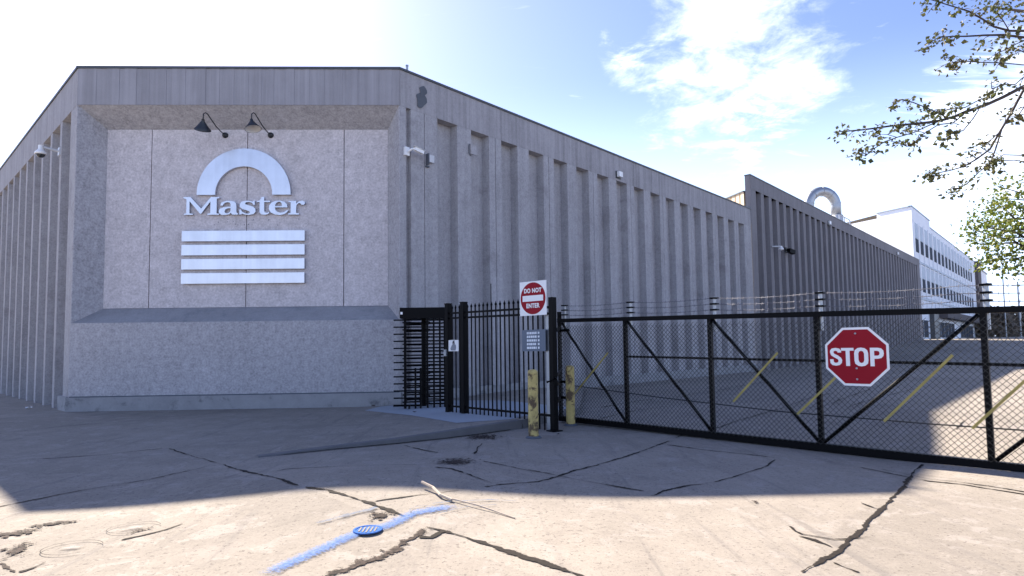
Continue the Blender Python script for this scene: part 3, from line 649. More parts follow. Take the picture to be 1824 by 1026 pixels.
L_ = {
 'M': [[(65, 0), (65, 12), (98, 18), (98, 195), (55, 212), (55, 225), (152, 225), (300, 78), (430, 225), (545, 225), (545, 212), (510, 205), (510, 18), (545, 12), (545, 0), (385, 0), (385, 12), (425, 18), (425, 170), (300, 14), (284, 14), (140, 172), (140, 18), (185, 12), (185, 0)]],
 'a': [[(560, 118), (570, 148), (600, 166), (640, 176), (690, 178), (740, 170), (772, 150), (780, 115), (780, 45), (785, 24), (805, 14), (805, 2), (735, 0), (716, 6), (708, 26), (680, 6), (620, -4), (572, 0), (545, 22), (540, 48), (555, 75), (600, 93), (650, 100), (700, 102), (700, 135), (688, 154), (655, 160), (622, 152), (602, 134), (594, 116)], [(700, 84), (655, 80), (628, 64), (618, 40), (632, 20), (660, 17), (688, 30), (700, 52)]],
 's': [[(1030, 176), (1030, 122), (1015, 122), (995, 150), (955, 162), (918, 160), (898, 148), (902, 132), (945, 120), (1005, 102), (1038, 78), (1044, 40), (1015, 8), (955, -4), (890, 2), (862, 12), (842, 2), (822, 2), (822, 66), (840, 66), (862, 36), (905, 15), (945, 12), (966, 24), (958, 42), (918, 56), (862, 72), (828, 98), (825, 138), (852, 166), (910, 178), (965, 174), (1003, 165), (1016, 176)]],
 't': [[(1060, 160), (1060, 172), (1098, 182), (1125, 225), (1160, 225), (1160, 176), (1240, 176), (1240, 160), (1160, 160), (1160, 48), (1172, 28), (1202, 22), (1226, 32), (1232, 22), (1205, 4), (1162, -3), (1120, 4), (1098, 28), (1098, 160)]],
 'e': [[(1480, 92), (1474, 130), (1440, 162), (1380, 178), (1315, 175), (1258, 152), (1228, 112), (1226, 68), (1252, 28), (1305, 2), (1370, -6), (1432, 3), (1474, 28), (1490, 50), (1474, 57), (1440, 34), (1390, 23), (1342, 34), (1316, 60), (1308, 92)], [(1310, 107), (1400, 107), (1404, 136), (1386, 159), (1356, 164), (1328, 150), (1313, 126)]],
 'r': [[(1490, 0), (1490, 12), (1525, 18), (1525, 155), (1495, 162), (1495, 174), (1600, 174), (1600, 138), (1630, 164), (1680, 178), (1716, 166), (1722, 142), (1702, 123), (1674, 126), (1655, 146), (1630, 146), (1606, 122), (1600, 95), (1600, 18), (1640, 12), (1640, 0)]]}
for ch in 'Master':
    curve_mesh('letter', [[((x-50)*.001905-8.06, y*.0021+5.055-(x-50)*.000005) for x, y in P_] for P_ in L_[ch]], m_alu, lg, 0, yb-.045, 0, depth=.07)
for zt in (4.63, 4.26, 3.885, 3.51):
    w = MB(); w.box((-6.465, yb-.06, zt-.15), (3.19, .10, .275)); w.build('bar', m_alu, lg)
# gooseneck lamps
def lamp(x, z, label, tilt):
    t = thing('gooseneck_lamp', label, 'wall lamp', (x, 15.6+DPT-.012, z), 'gooseneck lamps over the emblem')
    o = Vector((x, 15.6+DPT-.012, z))
    w = MB(); w.lathe([(0, .09), (.04, .07), (.07, .045), (.08, .0), (.08, -.01)], o, 16, (0, -1, 0)); w.build('wall_plate', m_lamp, t, smooth=True)
    w = MB(); pts = [(0, -.06, 0), (-.02, -.22, .02), (-.05, -.45, .08), (-.09, -.70, .21), (-.11, -.80, .27), (-.13, -.88, .275), (-.145, -.94, .22), (-.15, -.95, .06)]
    w.tube([o+Vector(p) for p in pts], .014, 8); w.build('arm', m_lamp, t, smooth=True)
    ax = Vector((tilt[0], tilt[1], -1)).normalized(); top = o+Vector((-.15, -.95, .08))
    prof = [(.035, 0), (.04, .05), (.075, .10), (.145, .20), (.20, .265), (.20, .277)]
    w = MB(); w.lathe(prof, top, 24, ax); s_ = w.build('shade', m_lamp, t, smooth=True)
    w = MB(); w.lathe([(r-.008, h-.002) for r, h in prof[2:]], top, 24, ax); w.build('shade_lining', m_lampin, s_, smooth=True)
lamp(-7.02, 7.22, 'left gooseneck lamp on the corner wall, its shade hanging nearly level', (-.28, .55))
lamp(-5.82, 7.22, 'right gooseneck lamp on the corner wall, its tilted shade showing a pale inside', (.22, -.12))
# cameras and fixtures on the walls
t = thing('dome_camera', 'white dome security camera on a long arm from the left ribbed wall', 'security camera', tuple(FL.p(1.80, 0, 7.0)))
w = MB(); w.tube([FL.p(1.85, 0, 7.02), FL.p(1.85, .46, 7.06)], .035, 10); w.build('arm', m_offwhite, t)
w = MB(); w.lathe([(.06, .10), (.06, .0), (.075, -.03), (.13, -.09), (.14, -.14), (.12, -.15)], FL.p(1.85, .42, 6.99), 16); w.build('housing', m_white, t, smooth=True)
w = MB(); w.lathe([(.10, -.15), (.095, -.19), (.06, -.225), (.0, -.235)], FL.p(1.85, .42, 6.99), 16); w.build('dome', m_glassdark, t, smooth=True)
w = MB(); FL.box(w, 1.76, 1.94, 0, .03, 6.9, 7.12); w.build('wall_plate', m_offwhite, t)
t = thing('bullet_camera', 'white bullet security camera beside the corner of the right-hand wall', 'security camera', tuple(FR.p(.18, 0, 6.6)))
w = MB(); FR.box(w, .12, .26, 0, .08, 6.50, 6.72); w.build('junction_box', m_white, t)
w = MB(); w.tube([FR.p(.2, .1, 6.60), FR.p(.26, .2, 6.66), FR.p(.34, .24, 6.67)], .03, 8); w.build('arm', m_white, t)
w = MB(); w.bar(FR.p(.30, .24, 6.66), FR.p(.56, .27, 6.60), .10, .09); w.build('body', m_white, t)
w = MB(); w.bar(FR.p(.26, .24, 6.72), FR.p(.60, .28, 6.645), .13, .01); w.build('sun_shield', m_offwhite, t)
w = MB(); w.bar(FR.p(.562, .27, 6.60), FR.p(.566, .27, 6.60), .08, .07); w.build('lens', m_glassdark, t)
t = thing('photocell_box', 'small grey sensor box with a dangling bracket right of the white camera', 'sensor', tuple(FR.p(.98, 0, 6.55)))
w = MB(); FR.box(w, .9, 1.08, .0, .10, 6.48, 6.68); w.build('box', m_offwhite, t)
w = MB(); FR.box(w, .86, .895, 0, .12, 6.40, 6.70); FR.box(w, .84, .95, .0, .05, 6.34, 6.38); w.build('bracket', m_patch, t)
t = thing('conduit_box', 'flat square grey junction box with a conduit loop high on the right wall', 'junction box', tuple(FR.p(2.6, 0, 7.2)))
w = MB(); FR.box(w, 2.50, 2.74, 0, .04, 7.08, 7.36); w.build('cover', m_rib, t)
w = MB(); w.tube([FR.p(2.47, .03, 7.36), FR.p(2.44, .03, 7.3), FR.p(2.44, .03, 7.08), FR.p(2.52, .03, 7.02)], .014, 6); w.build('conduit', m_patch, t)
def wall_light(s, z, label, fr, sc=1.):
    t = thing('wall_light', label, 'wall light', tuple(fr.p(s, 0, z)), 'small white lights along the parapet')
    w = MB(); w.box(fr.p(s, .03, z), (.3*sc, .03, .28*sc), (fr.e, fr.n, fr.z)); w.build('back_plate', m_coping, t)
    w = MB(); w.prism([(-.12*sc, -.10*sc), (.12*sc, -.10*sc), (.12*sc, .10*sc), (-.12*sc, .10*sc)], fr.p(s, .16, z+.01), fr.e, fr.z, -fr.n*.11); w.build('housing', m_white, t)
wall_light(10.3, 8.02, 'white wall light on the low parapet nearest the corner', FR)
wall_light(37.65, 10.03, 'white wall light on the tall parapet under the duct', FT, 1.2)
wall_light(60.3, 10.2, 'white wall light at the far end of the tall parapet', FT, 1.2)
t = thing('dome_camera', 'white dome camera on a bracket on the dark hall wall, left of the floodlight', 'security camera', tuple(FT.p(26.9, 0, 6.9)))
w = MB(); w.tube([FT.p(26.3, .02, 7.05), FT.p(26.6, .4, 7.05)], .04, 8); w.build('arm', m_offwhite, t)
w = MB(); w.lathe([(.06, .12), (.07, .04), (.14, -.04), (.14, -.09), (.0, -.15)], FT.p(26.6, .42, 6.95), 12); w.build('housing', m_white, t)
t = thing('floodlight', 'black floodlight on the dark hall wall right of a white dome camera', 'floodlight', tuple(FT.p(28.8, 0, 6.9)))
w = MB(); w.bar(FT.p(28.35, .25, 7.03), FT.p(28.8, .40, 6.92), .22, .24); w.build('head', m_black, t)
w = MB(); w.tube([FT.p(28.6, 0, 7.1), FT.p(28.6, .3, 7.1)], .05, 8); FT.box(w, 28.4, 28.8, 0, .05, 6.95, 7.25); w.build('bracket', m_black, t)
# ------------------------------------------------------------------ turnstile
t = thing('turnstile', 'black full-height turnstile cage at the corner of the factory', 'turnstile', (-1.55, 14.3, .05))
w = MB(); w.box((-1.555, 14.75, 2.285), (1.10, 1.0, .25)); w.build('header', m_black, t)
w = MB(); w.box((-2.06, 14.245, 2.28), (.05, .006, .06)); w.build('header_label', m_white, t)
w = MB(); w.tube([(-1.60, 14.78, .05), (-1.60, 14.78, 2.16)], .06, 12); w.build('rotor_shaft', m_black, t)
for a in (200, 290, 20, 110):
    w = MB(); d = Vector((math.cos(R(a)), math.sin(R(a)), 0))
    for k in range(12): w.tube([Vector((-1.6, 14.78, .18+k*.172))+d*.06, Vector((-1.6, 14.78, .18+k*.172))+d*.52], .019, 6)
    w.build('rotor_wing', m_black, t)
w = MB(); w.box((-1.985, 14.30, 1.11), (.055, .055, 2.1)); w.build('comb_post', m_black, t)
w = MB()
for k in range(13): w.tube([(-2.25, 14.28, .14+k*.165), (-1.60, 14.28, .14+k*.165)], .018, 6)
w.build('comb_bars', m_black, t)
w = MB()
for k in range(12): w.tube([(-2.05, 14.95, .22+k*.165), (-1.5, 14.95, .22+k*.165)], .018, 6)
w.build('rear_comb_bars', m_black, t)
for x, z0 in ((-1.885, .04), (-1.74, .04), (-1.62, .04), (-1.46, .04), (-1.31, .04), (-1.17, .04), (-1.06, .04)):
    w = MB(); w.box((x, 14.235, (z0+(2.16 if x > -1.55 else 1.0 if x > -1.8 else .16))/2), (.04, .04, (2.16 if x > -1.55 else 1. if x > -1.8 else .16)-z0)); w.build('cage_bar', m_black, t)
w = MB()
for k in range(13): w.box((-1.27, 14.36, .16+k*.163), (.48, .03, .034))
w.build('cage_crossbars', m_black, t)
w = MB()
for k in range(12): 
    pts = [(-1.555+.52*math.cos(a), 14.78+.42*math.sin(a), .2+k*.17) for a in [R(20+14*j) for j in range(11)]]
    w.tube(pts, .016, 5)
w.build('curved_cage', m_black, t)
w = MB(); w.box((-1.46, 14.22, .035), (.92, .05, .05)); w.box((-1.93, 14.3, .13), (.66, .05, .04)); w.build('base_rail', m_black, t)
# ------------------------------------------------------------------ picket fence
FN = Fr((-.89, 13.06, 0), (.61, -.79, 0), (-.79, -.61, 0))
pf = thing('picket_fence', 'black steel picket fence with spear tips between turnstile and gate', 'fence', tuple(FN.p(1.6, 0, 0)))
for s, z in ((0, 2.39), (.575, 2.385)):
    w = MB(); FN.box(w, s-.055, s+.055, -.055, .055, .05, z); FN.box(w, s-.062, s+.062, -.062, .062, z, z+.02); w.build('post', m_black, pf)
for z0, z1 in ((2.195, 2.14), (2.09, 2.03), (.225, .262)):
    w = MB(); w.bar(FN.p(.0, .0, z0), FN.p(3.2, 0, z1), .03, .04); w.build('rail', m_black, pf)
ss = [.15, .28, .42]+[.71+.1345*k for k in range(18)]
for s in ss:
    lo = .09 if s < 2.3 else -.0
    zt = 2.30-.012*s
    w = MB(); w.bar(FN.p(s, .0, lo), FN.p(s, 0, zt), .028, .028)
    w.lathe([(.014, 0), (.026, .03), (.012, .06), (0, .10)], FN.p(s, 0, zt-.02), 6); w.build('picket', m_black, pf)
w = MB(); w.tube([FN.p(1.44, -.05, 2.1), FN.p(1.44, -.05, 2.71)], .010, 6); w.build('rod', m_black, pf)
w = MB(); FN.box(w, -.05, .03, .056, .09, 1.28, 1.42); w.build('latch_box', m_gal, pf)
# signs on the fence
def sign(name, label, cat, o): return thing(name, label, cat, tuple(o))
t = sign('notice_sign', 'small white notice with a dark hand pictogram on the narrow fence panel', 'sign', FN.p(.25, .04, 1.5))
w = MB(); FN.box(w, .065, .435, .035, .041, 1.385, 1.62); w.build('plate', m_white, t)
w = MB(); 
w.prism([(-.09, -.09), (.07, -.09), (.10, -.04), (.09, .03), (.02, .04), (-.05, .03), (-.11, -.05)], FN.p(.25, .0435, 1.49), FN.e, FN.z, -FN.n*.002); w.build('grey_symbol', m_greyprint, t)
w = MB(); w.prism([(-.03, -.04), (.0, -.04), (.01, -.01), (.04, -.045), (.05, -.03), (.03, .02), (.04, .045), (-.02, .04), (-.04, 0)], FN.p(.255, .0437, 1.565), FN.e, FN.z, -FN.n*.002); w.build('dark_symbol', m_darkprint, t)
c = FN.p(2.85, .10, 2.315); nn_ = (FN.n*1+Vector((-.08, -1, 0))*.25).normalized(); ee = Vector((0, 0, 1)).cross(nn_)*-1
ee = Vector((-nn_.y, nn_.x, 0)); FS = Fr(c, ee if ee.x > 0 else -ee, nn_)
t = sign('do_not_enter_sign', 'square white sign with a red disc reading DO NOT ENTER above the fence end', 'sign', c)
w = MB(); FS.box(w, -.305, .305, -.004, .002, -.305, .305); w.build('plate', m_white, t)
w = MB(); w.prism([(.285*math.cos(k*math.pi/32), .285*math.sin(k*math.pi/32)) for k in range(64)], FS.p(0, .005, 0), FS.e, FS.z, -FS.n*.003); w.build('red_disc', m_red, t)
w = MB(); FS.box(w, -.235, .235, .006, .008, -.052, .052); w.build('white_bar', m_white, t)
text_mesh('lettering', 'DO NOT', .108, m_white, t, FS.p(0, .0085, .135), FS.e, sx=.86, bold=.004, spacing=1.1)
text_mesh('lettering', 'ENTER', .108, m_white, t, FS.p(0, .0085, -.135), FS.e, sx=.86, bold=.004, spacing=1.1)
w = MB(); w.box(FS.p(0, -.03, .0), (.04, .05, .5), (FS.e, FS.n, FS.z)); w.build('bracket', m_gal, t)
t = sign('information_sign', 'slate blue panel with pale printed lines on the fence below the red disc', 'sign', FN.p(2.78, .04, 1.57))
w = MB(); FN.box(w, 2.46, 3.09, .03, .036, 1.375, 1.76); w.build('panel', m_bluegrey, t)
for r_ in range(5):
    w = MB(); s = 2.60
    while s < 2.93:
        l = random.uniform(.02, .06); zc = 1.70-.066*r_
        FN.box(w, s, min(s+l, 2.86), .037, .039, zc-.02, zc+.02); w.build('printed_word', m_signtext, t); w = MB(); s += l+.012
        if s > 2.84: break
    FN.box(w, 2.895, 2.935, .037, .039, 1.70-.066*r_-.018, 1.70-.066*r_+.018)
    w.build('printed_word', m_signtext, t)
t = thing('galvanised_post', 'bare galvanised steel post beside the black gate post', 'post', tuple(FN.p(3.07, -.05, 0)))
w = MB(); FN.box(w, 3.03, 3.11, -.10, -.02, 0, 2.03); w.build('post', m_gal, t)
w = MB(); FN.box(w, 3.02, 3.12, -.11, -.01, 2.03, 2.05); w.build('cap', m_gal, t)
# ------------------------------------------------------------------ gate
G0 = Vector((1.35, 11.73, 0)); FG = Fr(G0, (.6425, -.7663, 0), (-.7663, -.6425, 0))
def zt(s): return 1.985-.0235*s
GL = 8.3
ga = thing('chain_link_gate', 'long black chain-link slide gate with diagonal braces across the driveway', 'gate', tuple(FG.p(4.1, 0, 0)))
w = MB(); w.bar(FG.p(-.03, 0, zt(0)-.03), FG.p(GL, 0, zt(GL)-.03), .07, .07); w.build('top_rail', m_black, ga)
w = MB(); w.bar(FG.p(-.03, 0, .075), FG.p(GL, 0, .055), .08, .10); w.bar(FG.p(-.03, -.06, .035), FG.p(GL, -.06, .03), .04, .05); w.build('bottom_rail', m_black, ga)
UP = [0, 1.58, 3.2, 4.785, 6.6, 8.25]
for s in UP:
    w = MB(); FG.box(w, s-.03, s+.03, -.03, .03, .1, zt(s)-.06 if s else zt(0)+.14); w.build('upright', m_black, ga)
for (a, za), (b, zb) in (((.07, zt(0)-.08), (1.54, .13)), ((1.63, zt(1.6)-.08), (3.17, .13)), ((3.25, zt(3.2)-.08), (4.76, .12)), ((4.81, .12), (6.56, zt(6.6)-.08)), ((6.64, .12), (8.22, zt(8.2)-.08))):
    w = MB(); w.tube([FG.p(a, 0, za), FG.p(b, 0, zb)], .024, 10); w.build('brace', m_black, ga, smooth=True)
w = MB(); w.bar(FG.p(1.61, 0, 1.262), FG.p(GL, 0, 1.16), .035, .035); w.build('mid_rail', m_black, ga)
w = MB()
pit = .0725; z0 = .10; n = int(GL/pit)
for fam in (1, -1):
    for k in range(-30, n+32):
        s0 = k*pit
        # clip the 45-degree wire s = s0 + fam*(z-z0) to the mesh outline
        za, zb = z0, 1.985
        if fam == 1: lo, hi = max(0, -s0), GL-s0
        else: lo, hi = max(0, s0-GL), s0
        ztop = 1.86-.0235*max(0, min(GL, s0+fam*.9))
        lo, hi = max(lo, 0), min(hi, ztop-z0)
        if hi-lo < .04: continue
        d = .042+.003*fam
        w.bar(FG.p(s0+fam*lo, d, z0+lo), FG.p(s0+fam*hi, d, z0+hi), .0052, .0052, up=FG.n)
w.build('chain_link_mesh', m_blackmesh, ga)
for (a, za, b, zb) in ((1.227, 1.332, .184, .354), (4.263, 1.324, 3.57, .598), (5.016, .997, 4.50, .48), (6.305, 1.293, 5.558, .467), (6.95, 1.03, 6.45, .462)):
    w = MB(); p0, p1 = FG.p(a, .052, za), FG.p(b, .052, zb); w.bar(p0, p1, .030, .006, up=FG.n); w.build('yellow_strip', m_strip, ga)
w = MB(); w.tube([FG.p(.1, -.06, .72), FG.p(2.2, -.06, .585), FG.p(4.2, -.06, .49), FG.p(6.0, -.06, .465), FG.p(GL, -.06, .475)], .009, 6); w.build('tension_cable', m_blackmesh, ga)
for s in (.1, 1.66, 3.26, 4.83, 6.63, 8.2):
    w = MB(); w.tube([FG.p(s, -.05, zt(s)-.25), FG.p(s, -.05, zt(s)+.28)], .028, 8)
    o_ = w.build('barbed_wire_arm', m_gal, ga)
    w = MB()
    for q_ in (.08, .17, .26): FG.box(w, s-.055, s+.055, -.095, -.005, zt(s)+q_-.012, zt(s)+q_+.012)
    w.build('wire_clip', m_black, o_)
for q_ in (.08, .17, .26):
    w = MB(); pts = []
    for k in range(90):
        s = .1+k*.091; sag = .025*math.sin(math.pi*((s % 1.6)/1.6)); pts.append(FG.p(s, -.05+.012*math.sin(k*1.3), zt(s)+q_-sag))
    w.tube(pts, .0042, 4)
    for k in range(2, 88):
        p = pts[k]; w.bar(p+Vector((.012, .01, .022)), p-Vector((.012, .01, .022)), .004, .004)
    w.build('barbed_wire', m_wire, ga)
gp = thing('gate_post', 'tall black steel gate post with latch arms at the left end of the gate', 'post', (1.08, 10.55+.55, 0))
FP = Fr(FN.p(3.24, 0, 0), FN.e, FN.n)
w = MB(); FP.box(w, -.05, .05, -.05, .05, 0, 2.31); w.build('post', m_black, gp)
w = MB(); FP.box(w, -.10, .10, -.10, .10, .002, .02); w.build('base_plate', m_black, gp)
for z in (1.76, .78, .48):
    w = MB(); a = FP.p(.04, 0, z); b = FG.p(.02, .04, z); w.bar(a, b, .05, .05); w.bar(b, FG.p(.28, .04, z), .05, .05); w.build('latch_arm', m_black, gp)
w = MB(); w.tube([FP.p(-.1, .06, .84), FP.p(.1, .06, .9), FG.p(.12, .08, 1.05)], .02, 8); w.build('latch_lever', m_black, gp)
ep = thing('gate_post', 'black steel post at the far right end of the gate beyond the frame edge', 'post', tuple(FG.p(8.45, 0, 0)))
w = MB(); FG.box(w, 8.40, 8.50, -.05, .05, 0, 2.3); w.build('post', m_black, ep)
w = MB(); FG.box(w, 8.36, 8.54, -.09, .09, .002, .02); w.build('base_plate', m_black, ep)
t = thing('stop_sign', 'red octagonal STOP sign with a white border mounted on the gate mesh', 'stop sign', tuple(FG.p(5.285, .07, 1.272)))
FST = Fr(FG.p(5.285, .075, 1.272), FG.e, FG.n)
def octo(r): return [(r/math.cos(math.pi/8)*math.cos(math.pi/8+k*math.pi/4), r/math.cos(math.pi/8)*math.sin(math.pi/8+k*math.pi/4)) for k in range(8)]
w = MB(); w.prism(octo(.374), FST.p(0, 0, 0), FST.e, FST.z, -FST.n*.004); w.build('plate', m_white, t)
w = MB(); w.prism(octo(.345), FST.p(0, .003, 0), FST.e, FST.z, -FST.n*.0025); w.build('red_face', m_red, t)
STOP = {  # drawn in zoom units, y up, cap height 300
 'S': [[(200, 230), (205, 262), (232, 292), (290, 302), (348, 292), (378, 260), (382, 225), (325, 222), (318, 245), (290, 254), (262, 246), (256, 226), (268, 206), (330, 172), (376, 136), (392, 96), (384, 48), (350, 14), (292, 2), (232, 12), (202, 46), (196, 110), (252, 112), (256, 70), (272, 54), (300, 52), (326, 62), (334, 88), (322, 112), (262, 146), (216, 178)]],
 'T': [[(380, 300), (578, 300), (578, 254), (514, 254), (514, 0), (452, 0), (452, 254), (380, 254)]],
 'O': [[(585, 90), (596, 40), (640, 6), (692, -4), (745, 6), (788, 40), (798, 90), (798, 210), (786, 262), (742, 296), (690, 304), (638, 296), (596, 262), (585, 210)], [(648, 100), (648, 205), (662, 240), (692, 252), (722, 240), (736, 205), (736, 100), (722, 62), (692, 50), (662, 62)]],
 'P': [[(826, 0), (826, 300), (945, 300), (995, 288), (1024, 254), (1030, 210), (1022, 168), (992, 134), (945, 122), (888, 122), (888, 0)], [(888, 172), (935, 172), (960, 182), (968, 210), (960, 240), (935, 250), (888, 250)]]}
for ch in 'STOP':
    curve_mesh('letter', [[((x-613)*.000762, (y-150)*.000775-.005) for x, y in P_] for P_ in STOP[ch]], m_white, t, *FST.p(0, .0045, 0), FST.e, FST.z, .002)
w = MB()
for z in (.295, -.29, -.15): w.lathe([(0, .008), (.012, .005), (.014, .0)], FST.p(0, .003, z), 8, FST.n)
w.build('bolts', m_gal, t)
# bollards
def bollard(x, y, h, label):
    t = thing('bollard', label, 'bollard', (x, y, hf(x, y)), 'yellow steel bollards beside the gate')
    o = Vector((x, y, 0)); r = .082
    w = MB(); w.lathe([(r, 0), (r, h-.06)], o, 20); w.build('pipe', m_yellow, t, smooth=True)
    w = MB(); w.lathe([(r+.001, h-.061), (r*.95, h-.03), (r*.75, h-.008), (r*.4, h), (0, h+.003)], o, 20); w.build('domed_cap', m_yellow, t, smooth=True)
    w = MB(); w.lathe([(r+.05, .004), (r+.03, .025), (r, .035)], o, 20); w.build('footing', m_patch, t)
bollard(.68, 9.78, 1.09, 'rusty yellow bollard in front of the picket fence')
bollard(1.47, 10.67+.55, 1.10, 'rusty yellow bollard behind the gate mesh')
# small things on the ground
t = thing('valve_cover', 'small round iron valve lid sprayed blue in the pavement', 'utility cover', (-.97, 4.87, hf(-.97, 4.87)))
zc = hf(-.97, 4.87)
w = MB(); w.lathe([(.115, .008), (.113, .016), (.095, .016), (.093, .012), (0, .012)], (-.97, 4.87, zc), 24); w.build('rim', m_iron, t)
w = MB()
for k in range(-2, 3): w.box((-.97+k*.03, 4.87, zc+.0135), (.013, .15-.02*abs(k), .004))
w.build('raised_bars', m_darkprint, t)
def stick(P_, r, label):
    r *= .8
    w = MB(); w.tube([(x, y, hf(x, y)+r+z) for x, y, z in P_], r, 6); tag(w.build('stick', m_wood), label, 'stick', 'dry sticks by the blue paint')
stick([(-.67, 5.95, .04), (-.55, 5.82, .03), (-.47, 5.66, .015), (-.36, 5.56, .005)], .017, 'thicker pale stick lying at the edge of the shadow')
stick([(-.46, 5.66, .012), (-.13, 5.41, .02), (.02, 5.30, .008), (.19, 5.14, .0)], .008, 'thin dry twig lying in the sun past the blue paint')
def scrap(name, m, x, y, s, label, cat, z=None):
    z = hf(x, y)+.012 if z is None else z
    w = MB(); pts = [Vector((x+s*math.cos(a)*random.uniform(.6, 1), y+s*math.sin(a)*random.uniform(.6, 1), z+random.uniform(0, s*.5))) for a in [k*math.pi/4 for k in range(8)]]
    w.add(pts+[Vector((x, y, z+s*.3)), Vector((x, y, z-.005))], [(i, (i+1) % 8, 8) for i in range(8)]+[((i+1) % 8, i, 9) for i in range(8)]); tag(w.build(name, m), label, cat)
scrap('paper_scrap', m_paper, -12.2, 16.6, .10, 'white paper scrap on the ground by the left ribbed wall', 'litter')
scrap('paper_scrap', m_paper, -.90, 14.05, .10, 'crumpled white paper at the foot of the narrow fence panel', 'litter', .11)
scrap('dead_leaf', m_deadleaf, -2.85, 15.0, .07, 'dark leaf on the sidewalk near the factory corner', 'leaf', .07)
scrap('dead_leaf', m_deadleaf, -1.62, 13.1, .05, 'dark curled leaf on the pale concrete in front of the turnstile', 'leaf', .10)
scrap('stone', m_deadleaf, 1.11, 10.1, .03, 'small dark stone on the pavement near the gate post', 'stone')
# ------------------------------------------------------------------ white building
wb = thing('office_building', 'white four-storey building with rows of windows beyond the dark hall', 'building', tuple(FR.p(105, -1, 1.6)))
FW = Fr(FR.p(0, -1, 0), FR.e, FR.n)
T0, T1, S0, S1, S2, S3 = 17.55, 16.6, 75.4, 87.6, 135.4, 154.
w = MB(); w.add([FW.p(S0, 0, 0), FW.p(S1, 0, 0), FW.p(S1, 0, T0), FW.p(S0, 0, T0)], [(0, 1, 2, 3)])
w.add([FW.p(S1, 0, 0), FW.p(S2, 0, 0), FW.p(S2, 0, T1), FW.p(S1, 0, T1)], [(0, 1, 2, 3)])
w.add([FW.p(S1, 0, T1), FW.p(S1, -22, T1), FW.p(S1, -22, T0), FW.p(S1, 0, T0)], [(0, 1, 2, 3)])
w.build('front_wall', m_bldwhite, wb)
ev = Vector((-.38, .925, 0)).normalized(); c0_ = FW.p(S0, 0, 0)
w = MB(); w.add([c0_, c0_+ev*4.3, c0_+ev*4.3+Vector((0, 0, T0)), c0_+Vector((0, 0, T0))], [(3, 2, 1, 0)]); w.build('end_wall', m_bldwhite, wb)
w = MB(); w.add([c0_+ev*4.3, c0_+ev*30, c0_+ev*30+Vector((0, 0, 16.95)), c0_+ev*4.3+Vector((0, 0, 16.95))], [(3, 2, 1, 0)]); w.build('end_wall', m_bldwhite, wb)
w = MB(); w.add([c0_+Vector((0, 0, T0-.1)), FW.p(S1, 0, T0-.1), FW.p(S1, -20, T0-.1), c0_+ev*4.3+Vector((0, 0, T0-.1))], [(0, 1, 2, 3)])
w.add([FW.p(S1, 0, T1-.1), FW.p(S2, 0, T1-.1), FW.p(S2, -22, T1-.1), FW.p(S1, -22, T1-.1)], [(0, 1, 2, 3)]); w.build('roof', m_roof, wb)
w = MB(); FW.box(w, S0-.05, S1+.05, -.3, .06, T0, T0+.14); FW.box(w, S1, S2, -.3, .06, T1, T1+.13)
w.bar(c0_+Vector((0, 0, T0+.06)), c0_+ev*4.3+Vector((0, 0, T0+.06)), .2, .12); w.build('cornice', m_winpale, wb)
w = MB(); FW.box(w, S0, S2, 0, .12, 15.95 if 0 else 11.0, 11.25); FW.box(w, S0, S2, 0, .12, 6.6, 6.9); w.build('string_course', m_winpale, wb)
bays = [S0+1.0+3.2*k for k in range(int((S2-S0)/3.2))]
for s in bays:
    w = MB(); FW.box(w, s-.75, s-.2, .003, .10, 5.6, 16.0); w.build('pilaster', m_bldwhite, wb)
for i, s in enumerate(bays[:-1]):
    for zb, zm, ztp in ((12.3, 13.9, 15.8), (7.6, 9.2, 10.8)):
        w = MB(); FW.box(w, s+.0, s+2.2, .004, .05, zb, zm); o_ = w.build('window', m_pane, wb)
        w = MB(); FW.box(w, s+.1, s+2.0, .004, .06, zm+.03, ztp); w.build('blind', m_winpale, o_)
    if i % 7 in (1, 4, 5, 6, 0):
        w = MB()
        for k in range(3): FW.box(w, s-.1+k*.95, s+.68+k*.95, .004, .05, 2.0, 4.1)
        w.build('ground_window', m_pane, wb)
w = MB(); FW.box(w, 89.5, S2-2, .1, 1.2, 4.6, 5.5); w.build('canopy', m_brickdark, wb)
w = MB(); FW.box(w, 83.7, 87.6, .01, .5, 0, 5.6); w.build('dark_bay', m_coping, wb)
sb = thing('stair_tower', 'dark brick stair tower at the far end of the white building', 'building', tuple(FW.p(138, 0, 1.6)))
w = MB(); w.box(FW.p(138, -5, 8.2), (5.0, 11, 16.4), (FW.e, FW.n, FW.z)); w.build('wall', m_brickdark, sb)
w = MB(); FW.box(w, 135.4, 140.6, -10.6, .7, 16.4, 16.7); w.build('parapet', m_coping, sb)
cb = thing('warehouse', 'pale block beyond the dark brick stair tower', 'building', tuple(FW.p(148, 0, 1.6)))
w = MB(); w.box(FW.p(149, -6, 8.2), (16, 12, 15.2), (FW.e, FW.n, FW.z)); w.build('wall', m_bldwhite, cb)
w = MB(); FW.box(w, 141, 157, -12, .2, 15.8, 16.05); w.build('parapet', m_winpale, cb)
sl = thing('street_lamp', 'thin street lamp with a long arm against the white building', 'street lamp', tuple(FW.p(120, 4, 1.6)))
w = MB(); w.tube([FW.p(122, 5, 1.6), FW.p(122, 5, 15.6)], .09, 8); w.build('pole', m_gal, sl)
w = MB(); w.tube([FW.p(122, 5, 15.4), FW.p(114, 5, 15.9), FW.p(106, 5.5, 15.5)], .07, 8); w.build('arm', m_gal, sl)
w = MB(); w.bar(FW.p(106.5, 5.5, 15.42), FW.p(104.6, 5.5, 15.36), .3, .18); w.build('lamp_head', m_gal, sl)
